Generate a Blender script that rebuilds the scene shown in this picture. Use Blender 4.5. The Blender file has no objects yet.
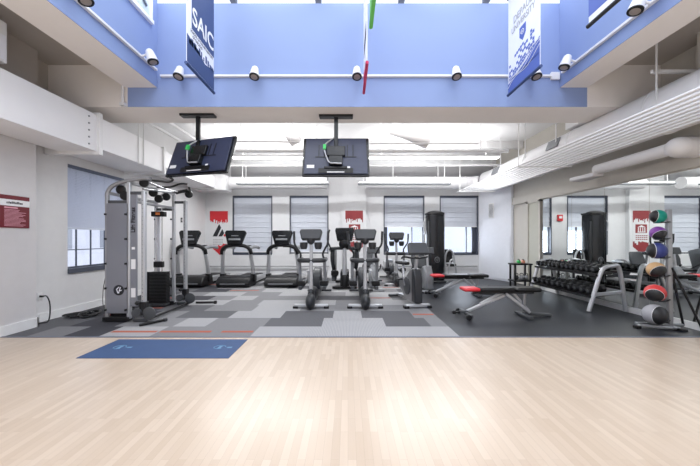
import bpy, bmesh, math, random
from mathutils import Vector, Matrix, Euler
C = bpy.context.scene.collection
R = math.radians
PI = math.pi
random.seed(7)

# ---------------------------------------------------------------- helpers
def catmull(pts, n=6):
    P = [Vector(p) for p in pts]
    Q = [P[0]*2-P[1]] + P + [P[-1]*2-P[-2]]
    out = []
    for i in range(1, len(Q)-2):
        a, b, c, d = Q[i-1:i+3]
        for k in range(n):
            t = k/n
            out.append(0.5*((2*b)+(c-a)*t+(2*a-5*b+4*c-d)*t*t+(3*b-a-3*c+d)*t**3))
    out.append(P[-1])
    return out

class MB:
    def __init__(s):
        s.bm = bmesh.new(); s.mi = 0
    def _add(s, vs, fs):
        V = [s.bm.verts.new(v) for v in vs]
        for f in fs:
            try:
                F = s.bm.faces.new([V[i] for i in f]); F.material_index = s.mi
            except ValueError: pass
        return s
    def box(s, x0, x1, y0, y1, z0, z1):
        vs = [(x, y, z) for x in (x0, x1) for y in (y0, y1) for z in (z0, z1)]
        return s._add(vs, [(0,1,3,2),(4,6,7,5),(0,4,5,1),(2,3,7,6),(0,2,6,4),(1,5,7,3)])
    def obox(s, c, size, rot=(0,0,0)):
        M = Matrix.Translation(c) @ Euler([R(a) for a in rot]).to_matrix().to_4x4()
        h = [d/2 for d in size]
        vs = [M @ Vector((x*h[0], y*h[1], z*h[2])) for x in (-1,1) for y in (-1,1) for z in (-1,1)]
        return s._add(vs, [(0,1,3,2),(4,6,7,5),(0,4,5,1),(2,3,7,6),(0,2,6,4),(1,5,7,3)])
    def bar(s, p0, p1, w, h, up=(0,0,1)):
        p0, p1 = Vector(p0), Vector(p1); d = (p1-p0).normalized(); up = Vector(up)
        if abs(d.dot(up)) > .95: up = Vector((0,1,0))
        a = d.cross(up).normalized(); b = a.cross(d).normalized()
        vs = [p + a*i*w/2 + b*j*h/2 for p in (p0, p1) for i in (-1,1) for j in (-1,1)]
        return s._add(vs, [(0,1,3,2),(4,6,7,5),(0,4,5,1),(2,3,7,6),(0,2,6,4),(1,5,7,3)])
    def tube(s, pts, r, n=10, flat=1.0):
        P = [Vector(p) for p in pts]
        if not isinstance(r, (list, tuple)): r = [r]*len(P)
        if len(r) != len(P):
            r = [r[0]+(r[-1]-r[0])*i/(len(P)-1) for i in range(len(P))]
        ref = None; rings = []
        for i, p in enumerate(P):
            t = (P[min(i+1, len(P)-1)] - P[max(i-1, 0)]).normalized()
            if ref is None:
                ref = Vector((1,0,0)) if abs(t.x) < .8 else Vector((0,0,1))
            a = (ref - t*ref.dot(t)).normalized(); ref = a; b = t.cross(a)
            rings.append([p + (a*math.cos(2*PI*k/n) + b*math.sin(2*PI*k/n)*flat)*r[i] for k in range(n)])
        vs = [v for ring in rings for v in ring]; fs = []
        for i in range(len(P)-1):
            for k in range(n):
                fs.append((i*n+k, i*n+(k+1)%n, (i+1)*n+(k+1)%n, (i+1)*n+k))
        fs.append(tuple(range(n))[::-1]); fs.append(tuple((len(P)-1)*n+k for k in range(n)))
        return s._add(vs, fs)
    def cyl(s, p0, p1, r, n=16): return s.tube([p0, p1], r, n)
    def lathe(s, prof, c=(0,0,0), axis=(0,0,1), n=20):   # prof: (radius, height)
        ax = Vector(axis).normalized(); ref = Vector((1,0,0)) if abs(ax.x) < .8 else Vector((0,1,0))
        a = (ref-ax*ref.dot(ax)).normalized(); b = ax.cross(a); c = Vector(c)
        vs = []; fs = []
        for (r, h) in prof:
            for k in range(n):
                vs.append(c+ax*h+(a*math.cos(2*PI*k/n)+b*math.sin(2*PI*k/n))*max(r, 1e-4))
        for i in range(len(prof)-1):
            for k in range(n):
                fs.append((i*n+k, i*n+(k+1)%n, (i+1)*n+(k+1)%n, (i+1)*n+k))
        fs.append(tuple(range(n))[::-1]); fs.append(tuple((len(prof)-1)*n+k for k in range(n)))
        return s._add(vs, fs)
    def ell(s, c, rad, n=16, m=10, rot=(0,0,0)):
        M = Matrix.Translation(c) @ Euler([R(a) for a in rot]).to_matrix().to_4x4()
        vs = []; fs = []
        for i in range(m+1):
            ph = PI*i/m
            for k in range(n):
                th = 2*PI*k/n
                rr = max(math.sin(ph), 1e-3)
                vs.append(M @ Vector((rad[0]*rr*math.cos(th), rad[1]*rr*math.sin(th), rad[2]*math.cos(ph))))
        for i in range(m):
            for k in range(n):
                fs.append((i*n+k, (i+1)*n+k, (i+1)*n+(k+1)%n, i*n+(k+1)%n))
        return s._add(vs, fs)
    def prism(s, poly, plane, d0, d1):
        def f(u, v, d):
            return {'xz': (u, d, v), 'yz': (d, u, v), 'xy': (u, v, d)}[plane]
        n = len(poly)
        vs = [f(u, v, d0) for u, v in poly] + [f(u, v, d1) for u, v in poly]
        fs = [tuple(range(n)), tuple(range(2*n-1, n-1, -1))] + [(i, (i+1)%n, n+(i+1)%n, n+i) for i in range(n)]
        return s._add(vs, fs)
    def build(s, name, mat, parent=None, smooth=True, bevel=0, keep=False):
        bm = s.bm
        bmesh.ops.recalc_face_normals(bm, faces=bm.faces)
        for f in bm.faces: f.smooth = smooth
        for e in bm.edges:
            if len(e.link_faces) == 2 and e.calc_face_angle(0) > R(38): e.smooth = False
        me = bpy.data.meshes.new(name); bm.to_mesh(me); bm.free()
        for m in (mat if isinstance(mat, (list, tuple)) else [mat]): me.materials.append(m)
        o = bpy.data.objects.new(name, me); C.objects.link(o)
        if parent: o.parent = parent
        if bevel:
            b = o.modifiers.new('bevel', 'BEVEL'); b.width = bevel; b.segments = 2; b.limit_method = 'ANGLE'; b.angle_limit = R(40)
        return o

def _islands(bm):
    seen=set(); out=[]
    for v in bm.verts:
        if v in seen: continue
        st=[v]; seen.add(v); isl=[]
        while st:
            a=st.pop(); isl.append(a)
            for e in a.link_edges:
                b=e.other_vert(a)
                if b not in seen: seen.add(b); st.append(b)
        out.append(isl)
    return out
def each(mb, name, mat, parent=None, bevel=0, smooth=True):      # every loose piece becomes a part of its own
    bm = mb.bm; bm.verts.index_update(); res = []
    for isl in _islands(bm):
        ids = {v: i for i, v in enumerate(isl)}; m2 = MB()
        fs = {f for v in isl for f in v.link_faces}
        m2._add([v.co.copy() for v in isl], [tuple(ids[v] for v in f.verts) for f in fs])
        res.append(m2.build(name, mat, parent, smooth=smooth, bevel=bevel))
    bm.free(); return res

def tag(o, label=None, cat=None, group=None, kind=None):
    if label: o['label'] = label
    if cat: o['category'] = cat
    if group: o['group'] = group
    if kind: o['kind'] = kind
    return o
def thing(name, label, cat, loc=(0,0,0), rz=0, group=None):
    o = bpy.data.objects.new(name, None); C.objects.link(o); o.empty_display_size = .1
    o.location = loc; o.rotation_euler = (0, 0, R(rz))
    return tag(o, label, cat, group)
def copy_tree(o, parent=None):
    c = o.copy(); C.objects.link(c)
    if parent: c.parent = parent
    for ch in list(o.children): copy_tree(ch, c)
    return c
def struct(o): o['kind'] = 'structure'; return o
def W(px, py, d): return Vector(((px-348)*d/300, d, 1.35-(py-239)*d/300))

def text_mesh(name, body, size, mat, parent, M, depth=.002, sx=1.0):
    cu = bpy.data.curves.new(name, 'FONT'); cu.body = body; cu.size = size
    cu.align_x = 'CENTER'; cu.align_y = 'CENTER'; cu.extrude = depth; cu.offset = size*(.03 if 'Fit' in body else .012)
    t = bpy.data.objects.new('tmp', cu); C.objects.link(t)
    bpy.context.view_layer.update()
    me = bpy.data.meshes.new_from_object(t.evaluated_get(bpy.context.evaluated_depsgraph_get()))
    bpy.data.objects.remove(t)
    me.transform(M @ Matrix.Diagonal((sx, 1, 1, 1)))
    me.materials.clear(); me.materials.append(mat)
    o = bpy.data.objects.new(name, me); C.objects.link(o)
    if parent: o.parent = parent
    return o

# ---------------------------------------------------------------- materials
def mat(name, col, rough=.6, metal=0, var=.04, scale=8, spec=.5, bump=0, emit=0, coat=0):
    m = bpy.data.materials.new(name); m.use_nodes = True; nt = m.node_tree; N = nt.nodes; L = nt.links
    b = N['Principled BSDF']; b.inputs['Roughness'].default_value = rough; b.inputs['Metallic'].default_value = metal
    b.inputs['Specular IOR Level'].default_value = spec
    if coat: b.inputs['Coat Weight'].default_value = coat
    tc = N.new('ShaderNodeTexCoord'); nz = N.new('ShaderNodeTexNoise'); nz.inputs['Scale'].default_value = scale
    nz.inputs['Detail'].default_value = 3
    mx = N.new('ShaderNodeMix'); mx.data_type = 'RGBA'
    mx.inputs[6].default_value = (*[c*(1-var) for c in col], 1); mx.inputs[7].default_value = (*[min(1, c*(1+var)) for c in col], 1)
    L.new(tc.outputs['Object'], nz.inputs['Vector']); L.new(nz.outputs['Fac'], mx.inputs[0]); L.new(mx.outputs[2], b.inputs['Base Color'])
    if bump:
        bp = N.new('ShaderNodeBump'); bp.inputs['Strength'].default_value = bump; bp.inputs['Distance'].default_value = .01
        n2 = N.new('ShaderNodeTexNoise'); n2.inputs['Scale'].default_value = scale*12; L.new(tc.outputs['Object'], n2.inputs['Vector'])
        L.new(n2.outputs['Fac'], bp.inputs['Height']); L.new(bp.outputs['Normal'], b.inputs['Normal'])
    if emit:
        L.new(mx.outputs[2], b.inputs['Emission Color']); b.inputs['Emission Strength'].default_value = emit
    return m

M = {}
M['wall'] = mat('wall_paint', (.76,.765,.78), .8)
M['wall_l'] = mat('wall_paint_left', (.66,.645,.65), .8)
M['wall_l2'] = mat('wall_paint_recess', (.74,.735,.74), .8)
M['band'] = mat('grey_band_paint', (.34,.34,.35), .8)
M['wall_b'] = mat('wall_paint_bluish', (.80,.82,.88), .7)  # white corner wall, bluish window light put into its colour
M['wall_beige'] = mat('wall_paint_beige', (.56,.53,.48), .8)
M['door'] = mat('closet_door_paint', (.48,.47,.40), .6)
M['white'] = mat('white_paint', (.86,.86,.86), .5)
M['whitemetal'] = mat('white_enamel', (.80,.80,.81), .4)
M['duct'] = mat('painted_duct', (.86,.855,.87), .55, var=.03, scale=3)
M['ceil'] = mat('ceiling_white', (.86,.86,.87), .8)
M['ceil_c'] = mat('ceiling_concrete', (.47,.43,.395), .85, var=.12, scale=2)
M['soffit'] = mat('soffit_beige', (.87,.82,.78), .85, var=.02)
M['blue'] = mat('periwinkle_wall', (.235,.315,.555), .75, var=.02, scale=1)
M['frame'] = mat('window_frame_dark', (.07,.08,.11), .45)
M['blind'] = mat('blind_fabric', (.60,.635,.71), .7)
M['venetian'] = mat('venetian_slat', (.60,.64,.74), .5)
M['rubber'] = mat('rubber_black', (.007,.007,.008), .5, spec=.3)
M['black'] = mat('black_plastic', (.009,.009,.010), .4, spec=.35)
M['blacks'] = mat('black_gloss', (.006,.007,.009), .22, spec=.4)
M['screen'] = mat('screen_black', (.01,.012,.02), .08)
M['tvback'] = mat('television_back', (.026,.033,.07), .35, var=.1)
M['silver'] = mat('silver_paint', (.34,.345,.36), .3, .6)
M['lsilver'] = mat('light_silver_paint', (.52,.53,.55), .3, .5)
M['chrome'] = mat('chrome', (.8,.8,.8), .12, 1)
M['steel'] = mat('steel_dark', (.12,.14,.20), .5, .3)
M['grey'] = mat('grey_plastic', (.06,.064,.07), .4)
M['dgrey'] = mat('charcoal_plastic', (.022,.024,.028), .4)
M['mgrey'] = mat('mid_grey_plastic', (.22,.23,.245), .4)
M['panel'] = mat('shroud_panel', (.24,.25,.285), .3, .45, var=.06, scale=2)
M['lpanel'] = mat('light_shroud_panel', (.85,.86,.92), .4, 0)
M['vinyl'] = mat('black_vinyl', (.010,.010,.011), .4, spec=.35)
M['redv'] = mat('red_vinyl', (.62,.02,.03), .45)
M['orange'] = mat('orange_plastic', (.9,.25,.05), .4)
M['green'] = mat('green_plastic', (.05,.55,.12), .5)
M['peach'] = mat('salmon_plastic', (.9,.35,.22), .5)
M['red'] = mat('poster_red', (.62,.02,.03), .6)
M['crimson'] = mat('poster_crimson', (.27,.03,.035), .6)
M['maroon'] = mat('sign_maroon', (.15,.006,.014), .5)
M['ink'] = mat('ink_black', (.015,.015,.02), .6)
M['inkg'] = mat('ink_grey', (.40,.40,.42), .6)
M['paper'] = mat('paper_white', (.85,.85,.86), .6)
M['navy'] = mat('banner_navy', (.035,.065,.19), .6)
M['royal'] = mat('banner_royal', (.08,.13,.45), .6)
M['clothw'] = mat('banner_white', (.80,.82,.92), .7)
M['bcrim'] = mat('banner_crimson', (.50,.015,.09), .6)
M['bgreen'] = mat('banner_green', (.12,.50,.10), .6)
M['pink'] = mat('text_pink', (.75,.35,.42), .6)
M['mat'] = mat('yoga_mat_blue', (.032,.07,.17), .7, var=.10, scale=6, bump=.2)
M['matlogo'] = mat('yoga_mat_mark', (.12,.24,.38), .7)
M['lamp'] = mat('lamp_glow', (1,1,1), .5, emit=6)
M['spotlens'] = mat('spot_lens', (.28,.24,.22), .3)
M['brick'] = mat('facade_pale', (.88,.84,.85), .9, var=.15, scale=1.5)

def glass_mat():
    m = bpy.data.materials.new('window_glass'); m.use_nodes = True; nt = m.node_tree; N = nt.nodes; L = nt.links
    N.remove(N['Principled BSDF']); out = N['Material Output']
    t = N.new('ShaderNodeBsdfTransparent'); t.inputs[0].default_value = (.94,.96,1,1)
    g = N.new('ShaderNodeBsdfGlossy'); g.inputs['Roughness'].default_value = .02
    f = N.new('ShaderNodeValue'); f.outputs[0].default_value = .05
    mx = N.new('ShaderNodeMixShader'); L.new(f.outputs[0], mx.inputs[0]); L.new(t.outputs[0], mx.inputs[1]); L.new(g.outputs[0], mx.inputs[2])
    L.new(mx.outputs[0], out.inputs[0]); return m
M['glass'] = glass_mat()
def mirror_mat():
    m = bpy.data.materials.new('mirror_silvering'); m.use_nodes = True; b = m.node_tree.nodes['Principled BSDF']
    b.inputs['Base Color'].default_value = (.93,.96,.94,1); b.inputs['Metallic'].default_value = 1; b.inputs['Roughness'].default_value = .01
    return m
M['mirror'] = mirror_mat()

def wood_mat():
    m = bpy.data.materials.new('maple_floor'); m.use_nodes = True; nt = m.node_tree; N = nt.nodes; L = nt.links
    b = N['Principled BSDF']; b.inputs['Roughness'].default_value = .34; b.inputs['Coat Weight'].default_value = .35; b.inputs['Coat Roughness'].default_value = .22
    tc = N.new('ShaderNodeTexCoord'); mp = N.new('ShaderNodeMapping'); mp.inputs['Rotation'].default_value = (0,0,R(90))
    L.new(tc.outputs['Object'], mp.inputs['Vector'])
    br = N.new('ShaderNodeTexBrick'); br.inputs['Scale'].default_value = 1; br.inputs['Brick Width'].default_value = .42
    br.inputs['Row Height'].default_value = .052; br.inputs['Mortar Size'].default_value = .0009; br.offset = .37; br.offset_frequency = 2
    br.inputs['Color1'].default_value = (.53,.415,.31,1); br.inputs['Color2'].default_value = (.61,.495,.385,1); br.inputs['Mortar'].default_value = (.43,.33,.25,1)
    br.inputs['Mortar Smooth'].default_value = .3
    L.new(mp.outputs[0], br.inputs['Vector'])
    nz = N.new('ShaderNodeTexNoise'); nz.inputs['Scale'].default_value = 3
    m2 = N.new('ShaderNodeMapping'); m2.inputs['Scale'].default_value = (14,1.2,1); L.new(tc.outputs['Object'], m2.inputs[0]); L.new(m2.outputs[0], nz.inputs['Vector'])
    mx = N.new('ShaderNodeMix'); mx.data_type = 'RGBA'; mx.blend_type = 'MULTIPLY'; mx.inputs[0].default_value = .22
    cr = N.new('ShaderNodeValToRGB'); cr.color_ramp.elements[0].color = (.75,.70,.66,1); cr.color_ramp.elements[1].color = (1.0,1.0,1.0,1)
    L.new(nz.outputs['Fac'], cr.inputs[0]); L.new(br.outputs['Color'], mx.inputs[6]); L.new(cr.outputs[0], mx.inputs[7])
    L.new(mx.outputs[2], b.inputs['Base Color']); return m
M['wood'] = wood_mat()

def carpet_mat(name, col):
    m = bpy.data.materials.new(name); m.use_nodes = True; nt = m.node_tree; N = nt.nodes; L = nt.links
    b = N['Principled BSDF']; b.inputs['Roughness'].default_value = .95
    tc = N.new('ShaderNodeTexCoord'); wv = N.new('ShaderNodeTexWave'); wv.inputs['Scale'].default_value = 14; wv.inputs['Distortion'].default_value = 1.5
    nz = N.new('ShaderNodeTexNoise'); nz.inputs['Scale'].default_value = 60
    L.new(tc.outputs['Object'], wv.inputs[0]); L.new(tc.outputs['Object'], nz.inputs['Vector'])
    ad = N.new('ShaderNodeMath'); ad.operation = 'MULTIPLY'; L.new(wv.outputs['Fac'], ad.inputs[0]); L.new(nz.outputs['Fac'], ad.inputs[1])
    mx = N.new('ShaderNodeMix'); mx.data_type = 'RGBA'; mx.inputs[6].default_value = (*[c*.75 for c in col],1); mx.inputs[7].default_value = (*[c*1.35 for c in col],1)
    L.new(ad.outputs[0], mx.inputs[0]); L.new(mx.outputs[2], b.inputs['Base Color']); return m
M['c0'] = carpet_mat('carpet_light', (.36,.36,.37)); M['c1'] = carpet_mat('carpet_mid', (.21,.21,.22))
M['c2'] = carpet_mat('carpet_dark', (.105,.105,.115)); M['c3'] = carpet_mat('carpet_charcoal', (.045,.045,.055))
M['c4'] = carpet_mat('carpet_orange', (.42,.11,.07))
M['rfloor'] = mat('rubber_floor', (.021,.023,.028), .42, var=.15, scale=30, spec=.35)

def ball_mat(name, col, d, ring=(.75,.75,.75), thr=.55, capcol=(.015,.015,.018)):
    m = bpy.data.materials.new(name); m.use_nodes = True; nt = m.node_tree; N = nt.nodes; L = nt.links
    b = N['Principled BSDF']; b.inputs['Roughness'].default_value = .45
    tc = N.new('ShaderNodeTexCoord'); nr = N.new('ShaderNodeVectorMath'); nr.operation = 'NORMALIZE'; L.new(tc.outputs['Object'], nr.inputs[0])
    dt = N.new('ShaderNodeVectorMath'); dt.operation = 'DOT_PRODUCT'; L.new(nr.outputs[0], dt.inputs[0]); dt.inputs[1].default_value = Vector(d).normalized()
    cr = N.new('ShaderNodeValToRGB'); cr.color_ramp.interpolation = 'CONSTANT'
    e = cr.color_ramp.elements; e[0].color = (*capcol,1); e[0].position = 0
    e[0].color = (*col,1); e[1].color = (*col,1); e[1].position = .3
    x = e.new(thr-.02); x.color = (*ring,1)
    y = e.new(thr); y.color = (*capcol,1)
    mr = N.new('ShaderNodeMapRange'); mr.inputs['From Min'].default_value = -1; L.new(dt.outputs['Value'], mr.inputs['Value'])
    L.new(mr.outputs[0], cr.inputs[0]); L.new(cr.outputs[0], b.inputs['Base Color']); return m

# ---------------------------------------------------------------- camera
cam = bpy.data.cameras.new('camera'); co = bpy.data.objects.new('camera', cam); C.objects.link(co)
co.location = (0,0,1.35); co.rotation_euler = (R(90),0,0); cam.sensor_width = 36; cam.lens = 300/700*36
cam.shift_x = 2/700; cam.shift_y = 6/700; cam.clip_start = .05
bpy.context.scene.camera = co

# ---------------------------------------------------------------- the setting
XL, XL2, XR, YB, HC = -4.79, -5.01, 5.2, 10.55, 4.25
YN = -4.0
struct(MB().box(XL-.3, XR+.3, YN, 4.13, -.1, 0).build('floor', M['wood'], smooth=False))
# carpet of random tiles
cb = MB(); y = 4.13; row = 0
rowh = .5
while y < YB:
    y1 = min(y+rowh, YB); x = XL2 + (0 if row%2 else -.35)
    while x < 1.55:
        w = random.choice((.5, .5, .9, .9, .7)); x0, x1 = max(x, XL2-.02), min(x+w, 1.55)
        if x1 > x0:
            cb.mi = random.choice((0,0,0,0,1,1,1,2)) if x > -3.6 else random.choice((1,2,3,3,3,2))
            cb._add([(x0,y,0),(x1,y,0),(x1,y1,0),(x0,y1,0)], [(0,1,2,3)])
            if random.random() < .12 and x1-x0 > .3:
                cb.mi = 4; a = x0+.02; b_ = min(x1-.02, a+.75)
                cb._add([(a,y+.40*rowh,.0012),(b_,y+.40*rowh,.0012),(b_,y+.56*rowh,.0012),(a,y+.56*rowh,.0012)], [(0,1,2,3)])
        x += w
    y = y1; row += 1
cb.mi = 3; cb.box(XL2-.02, 1.55, 4.13, YB, -.1, -.002)
struct(cb.build('floor_carpet', [M['c0'],M['c1'],M['c2'],M['c3'],M['c4']], smooth=False))
struct(MB().box(1.55, XR+.1, 4.13, YB, -.1, .001).build('floor_rubber', M['rfloor'], smooth=False))
struct(MB().box(XL, XR, 4.11, 4.145, 0, .006).build('trim_1', M['steel'], smooth=False))

# left walls
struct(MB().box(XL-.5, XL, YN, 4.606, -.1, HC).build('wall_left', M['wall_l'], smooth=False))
wy0, wy1, wz0, wz1 = 5.36, 6.75, .78, 2.70
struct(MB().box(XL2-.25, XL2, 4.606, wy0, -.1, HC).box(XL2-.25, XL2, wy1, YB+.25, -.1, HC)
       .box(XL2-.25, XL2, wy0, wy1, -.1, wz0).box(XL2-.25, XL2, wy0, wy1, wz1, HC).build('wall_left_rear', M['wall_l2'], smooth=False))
struct(MB().box(XL, XL+.02, YN, 4.626, 0, .14).box(XL2, XL+.02, 4.606, 4.626, 0, .14).box(XL2, XL2+.02, 4.626, YB, 0, .13).build('baseboard_left', M['white'], smooth=False))
# back wall with four windows
WX = [(-4.045,-2.673), (-2.04,-.70), (1.266,2.673), (3.236,4.57)]
bz0, bz1 = .82, 2.86
wb = MB(); xs = [XL2-.25] + [v for w in WX for v in w] + [XR+.3]
for i in range(0, len(xs), 2): wb.box(xs[i], xs[i+1], YB, YB+.25, -.1, HC)
for a, b_ in WX: wb.box(a, b_, YB, YB+.25, -.1, bz0); wb.box(a, b_, YB, YB+.25, bz1, HC)
struct(wb.build('wall_back', M['wall'], smooth=False))
struct(MB().box(-.68, -.20, 10.49, YB, 0, HC).box(-.20, .63, 10.40, YB, 0, HC).build('wall_back_column', M['wall'], smooth=False))
struct(MB().box(XL2, -.62, YB-.02, YB, 0, .13).box(.63, 4.6, YB-.02, YB, 0, .13).box(-.20,.63,10.38,10.40,0,.13).build('baseboard_back', M['white'], smooth=False))
struct(MB().box(XL, XL+.012, YN, 4.606, 3.42, HC).box(XL2, XL2+.012, 4.606, 5.0, 3.42, HC).box(XL2,XL+.012,4.606,4.618,3.42,HC).build('trim_9', M['ceil_c'], smooth=False))  # skin over the upper left wall, its shade put into the ceiling colour
struct(MB().box(XL2+.9, -.70, YB-.012, YB, 3.42, 3.95).box(.65, XR-.1, YB-.012, YB, 3.42, 3.95).build('trim_10', M['band'], smooth=False))
# diagonal corner wall
struct(MB().prism([(4.60,YB),(5.12,9.42),(5.2,9.42),(5.2,YB)], 'xy', 0, 3.3).build('wall_corner', M['wall_b'], smooth=False))
vent = thing('wall_vent', 'narrow white louvred vent high on the bluish corner wall', 'vent', (4.82,10.07,2.3), R(0))
vent.rotation_euler = (0,0,math.atan2(-1.13,.52))
v = MB().box(-.1,.1,-.03,-.005,-.25,.25)
v.build('vent_frame', M['whitemetal'], vent, bevel=.004)
v = MB()
for i in range(14): v.obox((0,-.034,-.21+i*.032), (.15,.02,.004), (35,0,0))
v.build('louvre', M['mgrey'], vent)
struct(MB().prism([(4.83,10.02),(5.10,9.44),(5.092,9.436),(4.822,10.016)],'xy',0.05,1.42).build('trim_8', M['wall_b'], smooth=False))
# right wall
struct(MB().box(XR+.012, XR+.3, YN, YB+.25, -.1, HC).build('wall_right', M['wall_beige'], smooth=False))
struct(MB().box(XR-.035, XR+.012, YN, 8.1, 0, .10).build('baseboard_right', M['white'], smooth=False))
struct(MB().box(XR-.05, XR+.012, YN, 9.42, 2.42, 2.62).box(XR-.012,XR+.012,YN,8.08,2.40,2.42).build('trim_2', M['wall_beige'], smooth=False))
# closet door in right wall
d = MB().box(XR-.02, XR+.012, 8.12, 8.60, .02, 2.38).build('door_1', M['door']); struct(d)
MB().box(XR-.05, XR, 8.60, 8.70, 0, 2.42).box(XR-.05, XR, 8.05, 8.12, 0, 2.42).box(XR-.05, XR, 8.05, 8.70, 2.36, 2.42).build('door_frame', M['wall_beige'], d)
# mirror panels
for i, (a, b_) in enumerate([(6.97,8.05),(6.07,6.97),(5.17,6.07),(4.27,5.17),(3.37,4.27)]):
    lab = ['mirror panel beside the beige closet door, farthest along the right wall','second mirror panel from the closet door, behind the dumbbell rack',
           'third mirror panel from the closet door, at the near end of the dumbbell rack','mirror panel behind the medicine ball tree','mirror panel nearest the camera, in front of the medicine ball tree'][i]
    tag(MB().box(XR-.008, XR+.01, a+.003, b_-.003, .10, 2.40).build('wall_mirror', M['mirror'], smooth=False), lab, 'mirror', 'mirror panels on the right wall')

# rear wall behind camera
struct(MB().box(XL-.5, XR+.3, YN-.2, YN, -.1, 5.6).build('wall_front', M['wall'], smooth=False))
# ceilings
struct(MB().box(XL2-.25, -3.6, YN, 5.3, HC, HC+.2).build('ceiling_left', M['ceil_c'], smooth=False))
struct(MB().box(3.9, XR+.3, YN, 5.3, HC, HC+.2).build('ceiling_right', M['ceil_c'], smooth=False))
struct(MB().box(XL2-.25, XR+.3, 5.3, YB+.25, HC, HC+.2).build('ceiling', M['ceil'], smooth=False))
# atrium bulkheads
TOP = 5.27
struct(MB().box(-3.71, -3.18, YN, 5.0, 3.87, TOP+.1).build('wall_atrium_left', [M['soffit']], smooth=False))
struct(MB().box(3.53, 3.98, YN, 5.0, 3.87, TOP+.25).build('wall_atrium_right', M['soffit'], smooth=False))
struct(MB().box(XL2-.1, XR+.1, 5.0, 5.69, 3.55, 4.4).box(-3.71, 3.98, 5.0, 5.3, 4.4, TOP).build('wall_atrium_back', M['soffit'], smooth=False))
struct(MB().box(-3.667, 3.98, 4.992, 5.0, 3.55, TOP).build('trim_3', M['blue'], smooth=False))
struct(MB().box(-3.18, -3.172, YN, 4.992, 3.87, TOP+.1).build('trim_4', M['blue'], smooth=False))
struct(MB().box(3.522, 3.53, YN, 4.992, 3.87, TOP+.25).build('trim_5', M['blue'], smooth=False))
# blank beam joints on the left: white conduit drop
tag(MB().cyl((-3.72,4.95,3.55),(-3.72,4.95,3.88),.02).box(-3.76,-3.68,4.93,5.001,3.55,3.60).build('conduit', M['whitemetal']), 'short white vertical conduit at the left end of the blue beam', 'conduit')
# interior glazing high on left blue wall
wg = MB().box(-3.172,-3.12, .5, 4.83, 4.80, 4.86).box(-3.172,-3.14,4.80,4.83,4.86,TOP).build('window_6', M['white']); struct(wg)
MB().box(-3.172,-3.166, .5, 4.80, 4.86, TOP).build('pane', mat('pale_glass',(.62,.72,.74),.15), wg, smooth=False)
MB().box(-3.17,-3.13, 4.25, 4.28, 4.86, TOP).bar((-3.15,4.7,5.0),(-3.15,4.3,5.25),.02,.03).build('mullion', M['steel'], wg, smooth=False)

# skylight
sk = MB()
for x in (-1.93,-.5,.9,2.33): sk.box(x-.05, x+.05, YN, 5.1, 5.34, 5.5)
for yy in (-2.5,-.2,2.1): sk.box(-3.2,3.6,yy-.03,yy+.03,5.38,5.48)
skl = sk.build('window_7', M['steel'], smooth=False); struct(skl)
MB().box(-3.7,4.0,YN,5.3,5.62,5.64).build('skylight_pane', M['glass'], skl, smooth=False)
struct(MB().box(-3.3,3.6,4.33,4.39,5.27,5.33).box(-3.3,3.6,2.82,2.88,5.27,5.33).build('trim_6', M['steel'], smooth=False))

# ---------------------------------------------------------------- windows and blinds
def window_back(i, a, b_):
    f = MB(); t = .06; yy0, yy1 = YB+.10, YB+.16
    tl = .13 if i == 2 else .04; tr_ = .17 if i == 3 else .04; f.box(a,a+tl,yy0,yy1,bz0,bz1).box(b_-tr_,b_,yy0,yy1,bz0,bz1).box(a,b_,yy0,yy1,bz0,bz0+t).box(a,b_,yy0,yy1,bz1-t,bz1)
    m = (a+b_)/2 + .3
    if i >= 2: f.box(m-.015,m+.015,yy0,yy1,bz0,bz1)
    w = f.build('window_%d' % (i+1), M['frame'], smooth=False); struct(w)
    MB().box(a+t,b_-t,YB+.125,YB+.13,bz0+t,bz1-t).build('pane', M['glass'], w, smooth=False)
    MB().box(a-.012,a+.022,YB-.012,YB+.1,bz0,bz1).box(b_-.022,b_+.012,YB-.012,YB+.1,bz0,bz1).box(a,b_,YB-.012,YB+.1,bz1-.02,bz1+.012).build('window_reveal', M['frame'], w, smooth=False)
    MB().box(a,b_,YB-.01,YB+.1,bz0-.03,bz0+.012).build('window_sill', M['frame'] if i in (0,2,3) else M['white'], w, smooth=False)
for i, (a, b_) in enumerate(WX): window_back(i, a, b_)
BL = ['white pleated blind fully lowered in the leftmost back window','white pleated blind fully lowered between the third treadmill and the column',
      'pleated blind half lowered over the back window left of the black tower','pleated blind half lowered over the back window right of the black tower']
for i, (a, b_) in enumerate(WX):
    t = thing('window_blind', BL[i], 'blind', ((a+b_)/2, YB+.06, bz1), 0, 'pleated blinds on the back wall')
    hw = (b_-a)/2-.02; bot = -1.95 if i < 2 else -1.06
    b = MB(); n = 11 if i < 2 else 6; st = (-bot-.06)/n
    for k in range(n):
        z1 = -.06-k*st; z0 = z1-st
        b.prism([(-.004,z1),(.008,z0+.02),(.013,z0-.010),(.004,z0-.016),(-.012,z1-.02)], 'yz', -hw, hw)
    # flip so that the pleat faces the room (negative y)
    for v in b.bm.verts: v.co.y = -v.co.y
    b.build('blind_cloth', M['blind'], t, smooth=False)
    MB().box(-hw,hw,-.03,.03,-.06,-.005).build('head_rail', M['steel'], t)
    MB().box(-hw,hw,-.03,.0,bot-.03,bot-.005).build('bottom_rail', M['whitemetal'], t)
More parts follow.
